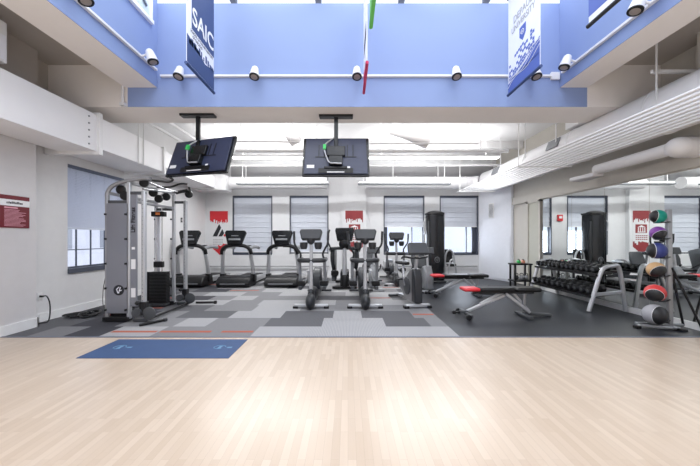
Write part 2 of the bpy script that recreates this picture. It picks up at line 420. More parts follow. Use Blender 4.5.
# left window
f = MB()
f.box(XL2-.14,XL2-.10,wy0,wy0+.03,wz0,wz1).box(XL2-.16,XL2-.08,wy1-.05,wy1,wz0,wz1).box(XL2-.16,XL2-.08,wy0,wy1,wz0,wz0+.06).box(XL2-.16,XL2-.08,wy0,wy1,wz1-.05,wz1)
for yy in (5.66,5.98,6.32): f.box(XL2-.13,XL2-.11,yy-.010,yy+.010,wz0,wz1)
for zz in (1.15,1.6): f.box(XL2-.14,XL2-.11,wy0,wy1,zz-.008,zz+.008)
wl = f.build('window_5', M['frame'], smooth=False); struct(wl)
MB().box(XL2-.13,XL2-.125,wy0+.05,wy1-.05,wz0+.06,wz1-.05).build('pane', M['glass'], wl, smooth=False)
MB().box(XL2-.12,XL2+.03,wy0-.0,wy1,wz0-.05,wz0+.035).build('window_sill', M['frame'], wl, smooth=False)
vb = thing('window_blind', 'grey venetian blind half lowered over the left wall window', 'blind', (XL2-.05,(wy0+wy1)/2,wz1))
s_ = MB()
for k in range(38): s_.obox((0,0,-.07-k*.0285),(.036,wy1-wy0-.03,.003),(0,54,0))
s_.build('slats', M['venetian'], vb, smooth=False)
MB().box(-.03,.03,-(wy1-wy0)/2+.01,(wy1-wy0)/2-.01,-.05,0).build('head_rail', M['steel'], vb)
MB().box(-.02,.02,-(wy1-wy0)/2+.01,(wy1-wy0)/2-.01,-1.17,-1.14).build('bottom_rail', M['venetian'], vb)
# building outside the left window
nb = MB().box(-.1,.1,-12,12,-3,7).build('wall_neighbouring_building', M['brick'], smooth=False); struct(nb); nb.location = (-13,14,0)
nw = MB()
for yy in (-4,-1.2,1.6,4.4): nw.box(.1,.13,yy,yy+1.2,.9,2.6)
nw.build('dark_panes', M['inkg'], nb, smooth=False)

# posters --------------------------------------------------------------
def jag(x0, x1, z, amp, n, seed):
    r = random.Random(seed); pts = []
    for k in range(n+1):
        x = x0+(x1-x0)*k/n; pts.append((x, z - amp*r.random()))
    return pts
def jagprism(mb, x0, x1, ztop, z, amp, n, seed, d0, d1, down=True):
    pts = jag(x0, x1, z, amp, n, seed)
    for k in range(len(pts)-1):
        (xa, za), (xb, zb) = pts[k], pts[k+1]
        if down: mb.box(xa, xb, d0, d1, za, ztop)
        else: mb.box(xa, xb, d0, d1, ztop, z+(z-za))
k = YB/300
x0, x1 = (210-348)*k, (228-348)*k; cx = (x0+x1)/2
t = thing('wall_poster', 'red and white poster with a black triangle emblem, left of the back windows', 'poster', (cx, YB, 0.8))
hw = (x1-x0)/2
MB().box(-hw,hw,-.010,-.004,.02,1.52).build('paper_sheet', M['wall'], t, smooth=False)
p = MB().box(-hw,hw,-.014,-.010,1.25,1.53); jagprism(p,-hw,hw,1.25,1.24,.16,24,3,-.014,-.010); p.build('red_header', M['red'], t, smooth=False); p = MB()
jagprism(p,-.12,hw-.05,.22,.30,.1,9,4,-.014,-.010,False); p.prism([(-.24,.24),(.28,.24),(.04,-.02)],'xz',-.014,-.010); p.build('red_footer', M['red'], t, smooth=False)
MB().lathe([(.045,0),(.045,.004)],(.21,-.014,.68),(0,1,0)).build('red_dot', M['red'], t)
p = MB().prism([(-.22,.64),(-.06,.64),(.08,.95),(.01,1.08)],'xz',-.014,-.010).prism([(-.02,.64),(.11,.64),(.19,.75),(.12,.90)],'xz',-.014,-.010); p.build('black_emblem', M['ink'], t, smooth=False)
p = MB()
for r_ in range(4):
    for c_ in range(7): p.box(-.2+c_*.05,-.165+c_*.05,-.013,-.010,.52-r_*.055,.545-r_*.055)
p.build('small_print', M['inkg'], t, smooth=False)
kk = 10.40/300
x0, x1 = (345.3-348)*kk, (363-348)*kk; cx = (x0+x1)/2; hw = (x1-x0)/2/1.08
t = thing('wall_poster', 'crimson poster with a white columned emblem on the centre column', 'poster', (cx, 10.40, 0.80)); t.scale = (1.08,1,1.08)
MB().box(-hw,hw,-.008,-.003,0,1.41).build('paper_sheet', M['wall'], t, smooth=False)
p = MB().box(-hw,hw,-.012,-.008,1.20,1.42); jagprism(p,-hw,hw,1.20,1.18,.15,20,8,-.012,-.008); p.build('crimson_header', M['crimson'], t, smooth=False); MB().box(-.17,.20,-.012,-.008,.70,.98).build('crimson_square', M['crimson'], t, smooth=False); p = MB()
jagprism(p,-.22,.28,.26,.32,.12,9,5,-.012,-.008,False); p.prism([(-.28,.26),(.28,.26),(0,.02)],'xz',-.012,-.008); p.build('crimson_footer', M['crimson'], t, smooth=False)
p = MB().prism([(-.12,.89),(.14,.89),(.01,.95)],'xz',-.015,-.012).box(-.12,.14,-.015,-.012,.72,.745)
for xx in (-.11,-.045,.03,.095): p.box(xx,xx+.025,-.015,-.012,.745,.88)
p.build('white_emblem', M['paper'], t, smooth=False)
p = MB()
for r_ in range(3):
    for c_ in range(6): p.box(-.18+c_*.065,-.135+c_*.065,-.012,-.008,.60-r_*.06,.63-r_*.06)
p.build('small_print', M['crimson'], t, smooth=False)
# left wall sign
t = thing('wall_sign', 'dark red sign with a white band on the near left wall', 'sign', (XL, 4.12, 1.72))
MB().box(0,.012,-.42,.38,-.21,.25).build('sign_board', M['maroon'], t, smooth=False)
MB().box(.012,.015,-.42,.38,.10,.19).build('white_band', M['paper'], t, smooth=False)
p = MB(); y_ = .075
r_ = random.Random(2)
while y_ < .27: w_ = r_.choice((.008,.012,.016)); p.box(.015,.017,y_,y_+w_,.13,.13+r_.choice((.024,.024,.034))); y_ += w_+.006
p.build('dark_lettering', M['ink'], t, smooth=False)
p = MB().box(.012,.014,.05,.22,.065,.085)
for i in range(14): p.box(.012,.014,.05,.05+.28*(.65+.35*random.random()),.042-i*.0175,.049-i*.0175)
p.build('pale_lettering', M['pink'], t, smooth=False)
# wall switch, outlet, fire alarm
t = thing('light_switch', 'small dark switch plate on the left wall behind the cable machine', 'switch', (XL2, 9.02, 1.92))
MB().box(0,.012,-.04,.04,-.07,.07).build('switch_plate', M['dgrey'], t, bevel=.003); MB().box(.012,.02,-.012,.012,-.02,.02).build('toggle', M['white'], t)
t = thing('fire_alarm', 'red fire alarm box on the back wall behind the black tower', 'alarm', (2.95, YB, 2.09))
MB().box(-.09,.09,-.06,0,-.11,.11).build('alarm_body', M['red'], t, bevel=.01); MB().box(-.05,.05,-.068,-.06,-.02,.06).build('lens', M['white'], t)
t = thing('power_outlet', 'white wall outlet with a black plug low on the left wall', 'outlet', (XL2, 4.87, .42))
MB().box(0,.01,-.04,.04,-.06,.06).build('outlet_plate', M['white'], t, bevel=.003); MB().obox((.04,0,.0),(.06,.03,.03)).build('plug', M['black'], t, bevel=.004)
tag(MB().tube(catmull([(XL2+.05,4.87,.42),(XL2+.12,4.87,.42),(XL2+.16,4.88,.3),(XL2+.14,4.9,.1),(XL2+.16,4.84,.012),(XL2+.12,4.78,.012),(XL2+.05,4.74,.012)],6),.009,8).build('loose_cord', M['black']), 'black power cord hanging from the left wall outlet to the carpet', 'cord')
pts = []
rr = random.Random(11)
for i in range(26):
    a = i*1.9; pts.append((-4.66+.22*math.cos(a)*rr.uniform(.3,1)+.1*math.sin(i*.5), 5.28+.26*math.sin(a)*rr.uniform(.3,1), .02+.035*rr.random()))
tag(MB().tube(catmull(pts,5),.016,6).build('cord_pile', M['black']), 'tangled heap of black cord on the carpet under the left window', 'cord')
tag(MB().tube(catmull([(-4.98,6.2,.95),(-4.93,6.1,.6),(-4.9,6.0,.3),(-4.72,5.8,.012),(-4.3,5.5,.012)],6),.007,6).build('thin_cord', M['black']), 'thin dark cord trailing from the left window to the floor behind the cable machine', 'cord')
# white rail along back wall
t = thing('wall_rail', 'thin white rail running low along the back wall under the windows', 'rail', (0, YB, .40))
MB().cyl((-4.9,-.09,0),(-.66,-.09,0),.02).cyl((.62,-.09,0),(4.5,-.09,0),.02).build('rail_tube', M['inkg'], t)
b = MB()
for x in (-4.6,-3.6,-2.4,-1.0,1.0,2.2,3.6): b.cyl((x,0,0),(x,-.09,0),.012)
each(b, 'bracket', M['white'], t)

# ---------------------------------------------------------------- overhead: ducts and pipes
t = thing('rectangular_duct', 'long white rectangular duct with raised flanges along the left wall', 'duct', (0,0,0))
MB().box(XL+.02,-4.13,YN+.1,4.94,2.79,3.39).build('duct_section', M['duct'], t, bevel=.006)
MB().box(XL2+.02,-4.13,4.99,6.68,2.85,3.37).build('duct_section', M['duct'], t, bevel=.006)
each(MB().box(XL2+.02,-4.085,4.93,5.0,2.74,3.43).box(XL2+.02,-4.09,6.68,6.75,2.80,3.40), 'flange', M['whitemetal'], t, bevel=.004)
MB().prism([(-4.95,6.75),(-4.13,6.75),(-4.25,7.3),(-4.25,9.6),(-4.95,9.6)],'xy',2.98,3.36).build('duct_section', M['duct'], t, bevel=.006)
MB().prism([(XL2+.02,9.6),(-4.22,9.6),(-3.95,9.7),(-3.95,10.25),(XL2+.02,10.25)],'xy',2.93,3.42).build('elbow', M['whitemetal'], t, bevel=.006)
b = MB()
for i in range(5): b.lathe([(.014,0),(.014,.01)],(-4.13,4.78,2.87+i*.11),(1,0,0),8)
each(b, 'bolt', M['mgrey'], t)
b = MB()
for yy in (5.9,6.05): b.cyl((-4.12,yy,2.83),(-4.12,yy,HC),.012,8)
each(b, 'hanger_rod', M['whitemetal'], t)
# conduits beside left duct in ceiling corner
for i, x in enumerate((-4.0,-3.7)):
    tag(MB().cyl((x-.3,5.7,3.86+.1*i),(x-.3,10.4,3.86+.1*i),.035).build('conduit', M['whitemetal']), ['white conduit above the left rectangular duct, nearer the wall','white conduit above the left rectangular duct, nearer the television'][i], 'conduit', 'conduits above the left duct')

def rduct(name, label, pts, r, rings=(), n=28, hang=()):
    t = thing(name, label, 'duct', (0,0,0)); MB().tube(pts, r, n).build('duct_tube', M['duct'], t)
    b = MB(); 
    for c, ax in rings: b.lathe([(r,-.02),(r+.012,-.015),(r+.012,.015),(r,.02)], c, ax, n)
    if rings: each(b, 'seam_ring', M['whitemetal'], t)
    if hang:
        b = MB()
        for h in hang: b.cyl(h, (h[0],h[1],HC), .012, 8)
        each(b, 'hanger_rod', M['whitemetal'], t)
    return t
zc = 3.22
rduct('round_duct', 'white round duct along the back wall left of the column', [(-3.95,10.0,zc),(-.70,10.0,zc)], .2, [((x,10,zc),(1,0,0)) for x in (-3.9,-2.6,-1.3)], hang=[(x,10,zc+.1) for x in (-3.4,-1.5)])
rduct('round_duct', 'white round duct along the back wall right of the column', [(.60,10.0,zc),(4.1,10.0,zc),(4.3,9.85,zc)], .2, [((x,10,zc),(1,0,0)) for x in (1.6,2.9,3.9)], hang=[(x,10,zc+.1) for x in (1.5,3.0)])
Rx, Rz = 4.70, 3.25
t = rduct('round_duct', 'large white round duct hanging along the right side above the mirrors', [(Rx,YN+.1,Rz),(Rx,9.6,Rz),(Rx-.1,9.9,Rz-.02)], .34, [((Rx,y_,Rz),(0,1,0)) for y_ in (1.5,3.0,4.45,6.0,7.5,9.0)], 36, [(Rx-.33,y_,Rz) for y_ in (4.25,6.3,7.4,8.6)])
each(MB().obox((Rx-.33,6.4,Rz+.12),(.03,.36,.2),(0,20,0)).obox((Rx-.33,8.9,Rz+.12),(.03,.36,.2),(0,20,0)), 'air_register', M['mgrey'], t, bevel=.004)
MB().obox((Rx-.10,5.9,Rz+.42),(.3,.5,.18)).build('damper_box', M['whitemetal'], t, bevel=.01)
# trapeze conduits: ten parallel
for i in range(9):
    x = 3.52 + i*.118; z = 2.86-.0*i
    tag(MB().cyl((x,YN+.1,z),(x,9.7-.05*i,z),.017,10).build('conduit', M['whitemetal']),
        '%s white conduit from the room side of the bundle under the right duct' % ('first second third fourth fifth sixth seventh eighth ninth tenth'.split()[i]), 'conduit', 'parallel conduits under the right duct')
for i, y_ in enumerate((2.6,6.1,9.3)):
    t = thing('conduit_hanger', '%s steel trapeze hanger from the near end of the conduit bundle' % ['first','second','third'][i], 'hanger', (4.0,y_,2.83), 0, 'trapeze hangers')
    MB().box(-.56,.55,-.012,.012,-.022,0).build('crossbar', M['white'], t)
    each(MB().cyl((-.53 if y_>5 else .45,0,0),(-.53 if y_>5 else .45,0,HC-2.83 if y_>5 else .14),.011,8), 'hanger_rod', M['white'], t)
t = thing('branch_duct', 'thin white branch duct with an elbow below the conduit bundle near the mirror', 'duct', (0,0,0))
MB().tube([(4.85,5.85,2.70),(4.85,4.5,2.70)],.095,20).build('duct_tube', M['duct'], t)
MB().ell((4.88,4.42,2.70),(.17,.15,.15)).build('elbow', M['duct'], t)
MB().tube([(4.9,4.42,2.70),(5.19,4.42,2.70)],.15,20).build('duct_tube', M['duct'], t)
MB().prism([(4.68,6.35),(5.02,6.35),(4.96,5.8),(4.74,5.8)],'xy',2.56,2.64).build('flat_boot', M['duct'], t, bevel=.02)
# wall strut and pillar on the right recess
t = thing('wall_strut', 'white horizontal strut across the right ceiling recess above the round duct', 'strut', (4.6,4.3,3.75))
MB().box(-.25,.6,-.02,.02,-.025,.02).build('strut_bar', M['white'], t)
struct(MB().box(4.93,5.2,4.0,4.24,3.3,HC).build('wall_pilaster', M['wall_beige'], smooth=False))
# white speaker box at far left
t = thing('wall_speaker', 'white boxy loudspeaker hung high at the left edge above the duct', 'speaker', (-4.27,3.55,3.5))
MB().box(-.22,.08,-.14,.14,0,.50).build('speaker_body', M['whitemetal'], t, bevel=.01); MB().box(.08,.086,-.12,.12,.03,.33).build('grille', M['lpanel'], t)
each(MB().box(-.1,-.05,-.03,.03,.5,.75), 'bracket', M['whitemetal'], t)

# ceiling pipes and lights across the back room
def pipe(label, a, b_, r=.03, hang=(), m='whitemetal', name='ceiling_pipe', cat='pipe'):
    t = thing(name, label, cat, (0,0,0)); MB().cyl(a, b_, r, 12).build('pipe_tube', M[m], t)
    if hang:
        q = MB(); a = Vector(a); b_ = Vector(b_)
        for f_ in hang: p_ = a.lerp(b_, f_); q.cyl(p_, (p_.x,p_.y,HC), .009, 8)
        each(q, 'hanger_rod', M['whitemetal'], t)
pipe('thick white pipe crossing the back room ceiling nearest the televisions', W(235,151,7.6), W(508,151,7.6), .045, (.02,.3,.7,.9))
pipe('white sprinkler pipe crossing the back room in front of the grey band', W(230,165,9.2), W(505,165,9.2), .035, (.05,.35,.6,.8,.95))
pipe('thin pipe high on the ceiling right behind the blue beam', W(370,143.5,6.7), W(478,143.5,6.7), .018, (.1,.9))
pipe('thin pipe high on the ceiling behind the left television', W(205,141,6.6), W(300,142,6.6), .018, (.1,.9))
for i, (xa, xb) in enumerate(((232,345),(368,499))):
    t = thing('linear_light', ['glowing linear ceiling light left of the column','glowing linear ceiling light right of the column'][i], 'ceiling light', (0,0,0), 0, 'linear lights high in the back room')
    a, b_ = W(xa,157.5,8.3), W(xb,157.5,8.3)
    MB().box(a.x,b_.x,8.22,8.38,a.z-.0,a.z+.05).build('light_housing', M['whitemetal'], t); MB().box(a.x+.03,b_.x-.03,8.24,8.36,a.z-.03,a.z).build('diffuser', M['lamp'], t)
    q = MB()
    for f_ in (.1,.9): x = a.x+(b_.x-a.x)*f_; q.cyl((x,8.3,a.z+.05),(x,8.3,HC),.008,8)
    each(q, 'hanger_rod', M['whitemetal'], t)
for i, (xa, xb) in enumerate(((237,329),(358,450))):
    t = thing('pendant_light', ['slim pendant uplight below the round duct, left of the column','slim pendant uplight below the round duct, right of the column'][i], 'ceiling light', (0,0,0), 0, 'pendant uplights along the back wall')
    a, b_ = W(xa,184,9.3), W(xb,184,9.3)
    MB().box(a.x,b_.x,9.2,9.4,a.z-.025,a.z+.03).build('light_housing', M['mgrey'], t); MB().box(a.x+.03,b_.x-.03,9.22,9.38,a.z+.03,a.z+.045).build('diffuser', M['lamp'], t)
    q = MB()
    for f_ in (.06,.94): x = a.x+(b_.x-a.x)*f_; q.cyl((x,9.3,a.z+.05),(x,9.3,HC),.008,8)
    each(q, 'hanger_rod', M['white'], t)
rduct('round_duct', 'short white diagonal duct under the ceiling behind the right television', [tuple(W(391,128,7.0)),tuple(W(410,134,7.0)),tuple(W(428,143,7.05))], .15, [], 18)
rduct('round_duct', 'short white duct stub between the two televisions', [tuple(W(284,124,6.8)),tuple(W(297,143,7.0))], .15, [], 18)
tag(MB().box(-1.1,1.1,6.6,6.75,4.02,HC).build('ceiling_beam', M['ceil']), 'shallow white beam under the back room ceiling', 'beam')
struct(MB().box(XL2,XR,8.9,9.05,4.05,HC).build('trim_7', M['ceil']))

# ---------------------------------------------------------------- televisions
def tv(label, plate, c, yaw, tilt, w, h, cable_side=-1):
    t = thing('television', label, 'television', (c[0],c[1],c[2]), 0, 'ceiling mounted televisions')
    rt = Matrix.Rotation(R(yaw),4,'Z') @ Matrix.Rotation(R(tilt),4,'X')
    def tr(b):
        b.bm.transform(rt); return b
    # local: back faces -y
    tr(MB().box(-w/2,w/2,-.02,.03,-h/2,h/2)).build('bezel', M['blacks'], t, bevel=.008)
    tr(MB().box(-w/2+.03,w/2-.03,.03,.034,-h/2+.03,h/2-.03)).build('screen', M['screen'], t, smooth=False)
    tr(MB().prism([(-w/2+.03,-h/2+.03),(w/2-.03,-h/2+.03),(w/2-.05,h/2-.03),(-w/2+.05,h/2-.03)],'xz',-.045,-.02)).build('back_cover', M['tvback'], t, bevel=.006)
    q = MB()
    for xx in (-.3,-.2,.2,.3):
        q.box(xx-.006,xx+.006,-.052,-.045,-.02,.22)
    q.box(-.36,.36,-.052,-.045,-.03,-.015).box(-.3,.3,-.06,-.045,-h/2+.04,-h/2+.13)
    tr(q).build('rib', M['black'], t, smooth=False)
    tr(MB().box(-.16,.16,-.10,-.045,-.02,.17).box(-.12,.12,-.13,-.045,-.20,-.04).box(-.2,.2,-.08,-.06,-.26,-.22)).build('mount_bracket', M['blacks'], t, bevel=.008)
    tr(MB().box(-w/2+.08,-w/2+.21,-.049,-.045,-h/2+.14,-h/2+.2).box(.2,.25,-.049,-.045,-h/2+.14,-h/2+.17).box(-.15,.15,-.064,-.06,-h/2+.045,-h/2+.06)).build('paper_sticker', M['paper'], t, smooth=False)
    q = MB().tube(catmull([(-.05,-.06,h/2-.03),(-.17,-.12,.2),(-.2,-.13,.08),(-.12,-.12,-.16),(.0,-.14,-.2),(.1,-.13,-.2)],6),.012,8)
    tr(q).build('cable', M['lsilver'], t); tr(MB().box(-.22,-.17,-.16,-.12,.07,.16)).build('cable_tag', M['green'], t)
    # pole up to plate
    top = Vector((plate[0]-c[0], plate[1]-c[1], 3.55-c[2])); low = rt @ Vector((-.09 if yaw else 0,-.0,.1))
    MB().bar((low.x,low.y,low.z),(low.x,low.y,top.z),.07,.05).build('ceiling_pole', M['blacks'], t, bevel=.006)
    MB().box(low.x-.3,low.x+.3,low.y-.07,low.y+.07,top.z-.04,top.z).build('ceiling_plate', M['black'], t, bevel=.006)
    return t
tv('television on a ceiling pole seen square from the back, in front of the centre column', (-.21,5.35), ((336-348)*5.3/300, 5.32, 1.35+82*5.3/300), 0, -17, 1.17, .76)
tv('television angled to the left on a ceiling pole above the cable machine', (-2.5,5.35), ((200-348)*5.22/300, 5.25, 1.35+82.5*5.22/300), -17, -20, 1.30, .72)

# ---------------------------------------------------------------- track lights
def rail(label, a, b_):
    tag(MB().bar(a, b_, .045, .03).build('lighting_rail', M['whitemetal']), label, 'rail')
rail('white conduit rail across the back blue wall', (-3.1,4.97,4.05), (3.40,4.97,4.05))
rail('white conduit rail along the left blue wall', (-3.15,YN+.2,4.13), (-3.15,4.93,4.13))
rail('white conduit rail along the right blue wall', (3.50,YN+.2,4.07), (3.50,4.9,4.07))
tag(MB().box(3.36,3.5,4.95,4.99,3.99,4.11).build('junction_box', M['whitemetal'], bevel=.006), 'white junction box at the right end of the back conduit rail', 'junction box')
def spot(label, loc, rz=0, s=.88):
    t = thing('spotlight', label, 'spotlight', loc, rz, 'white spotlights on the blue walls')
    ax = Vector((0,-.35,-1)).normalized()
    p0 = Vector((0,-.12,.10))*s
    MB().lathe([(.045*s,0),(.06*s,.02*s),(.085*s,.17*s),(.085*s,.21*s),(.075*s,.215*s)], p0, ax, 20).build('lamp_housing', M['whitemetal'], t)
    MB().lathe([(.088*s,.205*s),(.088*s,.222*s),(.066*s,.225*s)], p0, ax, 20).build('lens_ring', M['black'], t)
    MB().lathe([(.062*s,.224*s),(.05*s,.229*s)], p0, ax, 20).build('lens', M['spotlens'], t)
    each(MB().tube([(0,0,0),(0,-.06*s,.02*s),(0,-.10*s,.06*s)],.018*s,8), 'bracket', M['whitemetal'], t)
for px, lab in ((178,'white spotlight on the back blue wall just left of the navy banner'),(254,'white spotlight on the back blue wall right of the navy banner'),
                (357,'white spotlight on the back blue wall beside the edge-on crimson banner'),(457,'white spotlight on the back blue wall left of the university banner'),
                (537,'white spotlight on the back blue wall mostly hidden behind the university banner')):
    spot(lab, ((px-348)*4.78/300, 4.955, 4.03))
spot('white spotlight at the far end of the left blue wall', (-3.13,4.56,4.13), 90)
spot('large white spotlight at the top left corner of the photo on the left blue wall', (-3.13,3.39,4.13), 90)
spot('white spotlight at the far end of the right blue wall', (3.48,4.60,4.07), -90)
spot('large white spotlight near the top right on the right blue wall', (3.48,3.46,4.07), -90)

# ---------------------------------------------------------------- banners (hang edge-on to the camera)
def banner(label, x, y0, y1, z0, face, rod, base_m, skew=0):
    # local: cloth in yz-plane, spans y0..y1
    cy = (y0+y1)/2; t = thing('hanging_banner', label, 'banner', (x, cy, z0), 0, 'banners hanging in the skylight well'); t.rotation_euler = (0,0,R(skew))
    h = (y1-y0)/2
    MB().box(-.004,.004,-h,h,.02,5.2-z0).build('banner_cloth', base_m, t, smooth=False)
    MB().cyl((0,-h-.02,0),(0,h+.02,0),.022,12).build('bottom_rod', rod, t)
    MB().cyl((0,-h-.02,5.2-z0),(0,h+.02,5.2-z0),.018,12).cyl((0,-.3,5.2-z0),(0,0,5.27-z0),.004,6).cyl((0,.3,5.2-z0),(0,0,5.27-z0),.004,6).build('top_rod', M['black'], t)
    return t, h
# text matrix on +x side (viewed from +x looking to -x : reading direction = +y ... )
def TMx(side, y, z, off=.006):
    if side > 0:   # seen from +x : right is +y... viewer looks -x, up z, right = +y
        return Matrix.Translation((off,y,z)) @ Matrix(((0,0,1,0),(1,0,0,0),(0,1,0,0),(0,0,0,1)))
    return Matrix.Translation((-off,y,z)) @ Matrix(((0,0,-1,0),(-1,0,0,0),(0,1,0,0),(0,0,0,1)))
# left banner SAIC, seen from +x
t, h = banner('navy and white banner reading SAIC hanging at the left of the skylight well', -2.12, 3.94, 4.73, 3.66, 1, M['navy'], M['clothw'])
p = MB().box(.004,.006,-h+.12,h,.54,1.5); p.prism([(-h,.03),(h,.03),(h,.34),(.1,.27),(-.1,.36),(-h,.40)],'yz',.004,.006)
jr = random.Random(5)
for i in range(11):
    yy = -h+.05+i*.066; p.box(.004,.006,yy,yy+jr.choice((.03,.045,.06)),.30,.34+.08*jr.random())
p.build('navy_print', M['navy'], t, smooth=False)
text_mesh('white_lettering', 'SAIC', .34, M['paper'], t, TMx(1,.06,.73,.008), .001, .92)
text_mesh('small_lettering', 'SCHOOL OF THE ART INSTITUTE', .055, M['ink'], t, TMx(1,.02,.50,.007), .0005, .8)
text_mesh('small_lettering', 'OF CHICAGO', .055, M['ink'], t, TMx(1,-.12,.44,.007), .0005, .8)
# right banner DEPAUL UNIVERSITY, seen from -x
t, h = banner('white and blue banner with a university name hanging at the right of the skylight well', 2.575, 4.02, 4.81, 3.66, -1, M['navy'], M['clothw'])
p = MB().prism([(-h,.02),(h,.02),(h,.16),(.15,.20),(-.1,.28),(-h,.42)],'yz',-.006,-.004); p.build('blue_wave', M['royal'], t, smooth=False); p = MB()
jr = random.Random(9)
for i in range(13):
    for j in range(8):
        yy = h-.03-i*.05
        if jr.random() < .62-j*.10+i*.022: p.box(-.006,-.004,yy-.042,yy,.2+i*.013+j*.05,.24+i*.013+j*.05)
p.box(-.006,-.004,-h+.02,h-.02,.19,.205); p.build('blue_skyline', M['royal'], t, smooth=False); p = MB()
for i in range(4): p.box(-.006,-.004,-h+.01+i*.045,-h+.05+i*.045,1.30+i*.03,1.5)
p.build('blue_corner', M['royal'], t, smooth=False)
p = MB()
for k in range(3): p.tube([(-.0075, h-(2*h)*s_/12, .10+.05*k+.04*math.sin(s_*.6+k)+.015*s_) for s_ in range(13)], .004, 5)
p.build('white_wave', M['clothw'], t)
text_mesh('grey_lettering', 'DEPAUL', .15, M['inkg'], t, TMx(-1,0,1.07,.007), .001, .9)
text_mesh('grey_lettering', 'UNIVERSITY', .13, M['inkg'], t, TMx(-1,0,.93,.007), .001, .85)
MB().prism([(-.08,.84),(.08,.84),(.08,.70),(.0,.62),(-.08,.70)],'yz',-.007,-.004).build('shield_emblem', M['royal'], t, smooth=False)
MB().tube([(-.009,.05*math.cos(a_*.5)*(1-a_/24),.74+.05*math.sin(a_*.5)*(1-a_/24)) for a_ in range(24)],.004,5).build('emblem_spiral', M['clothw'], t)
# centre crimson
t, h = banner('white banner with a crimson foot seen edge-on in the middle of the skylight well', .25, 3.94, 4.73, 3.66, 1, M['bcrim'], M['clothw'])
MB().box(-.012,.012,-h,h,-.02,.03).build('crimson_hem', M['bcrim'], t)
MB().box(-.006,.006,h-.2,h,.03,.28).build('crimson_print', M['bcrim'], t)
MB().box(-.007,-.004,-.3,.25,.45,.62).build('dark_print', M['ink'], t)
t, h = banner('green banner seen edge-on nearer the camera in the skylight well', .25, 2.45, 3.25, 3.66, 1, M['bgreen'], M['bgreen'])
MB().box(-.016,.016,-h,h,-.02,.4).build('green_hem', M['bgreen'], t)
t, h = banner('dark blue banner cut off by the top edge, nearer than the university banner', 2.62, 2.5, 3.26, 3.67, -1, M['ink'], M['clothw'])
MB().prism([(-h,.09),(h,.09),(h,.6),(0,.5),(-h,.75)],'yz',-.006,-.004).build('blue_print', M['royal'], t, smooth=False)

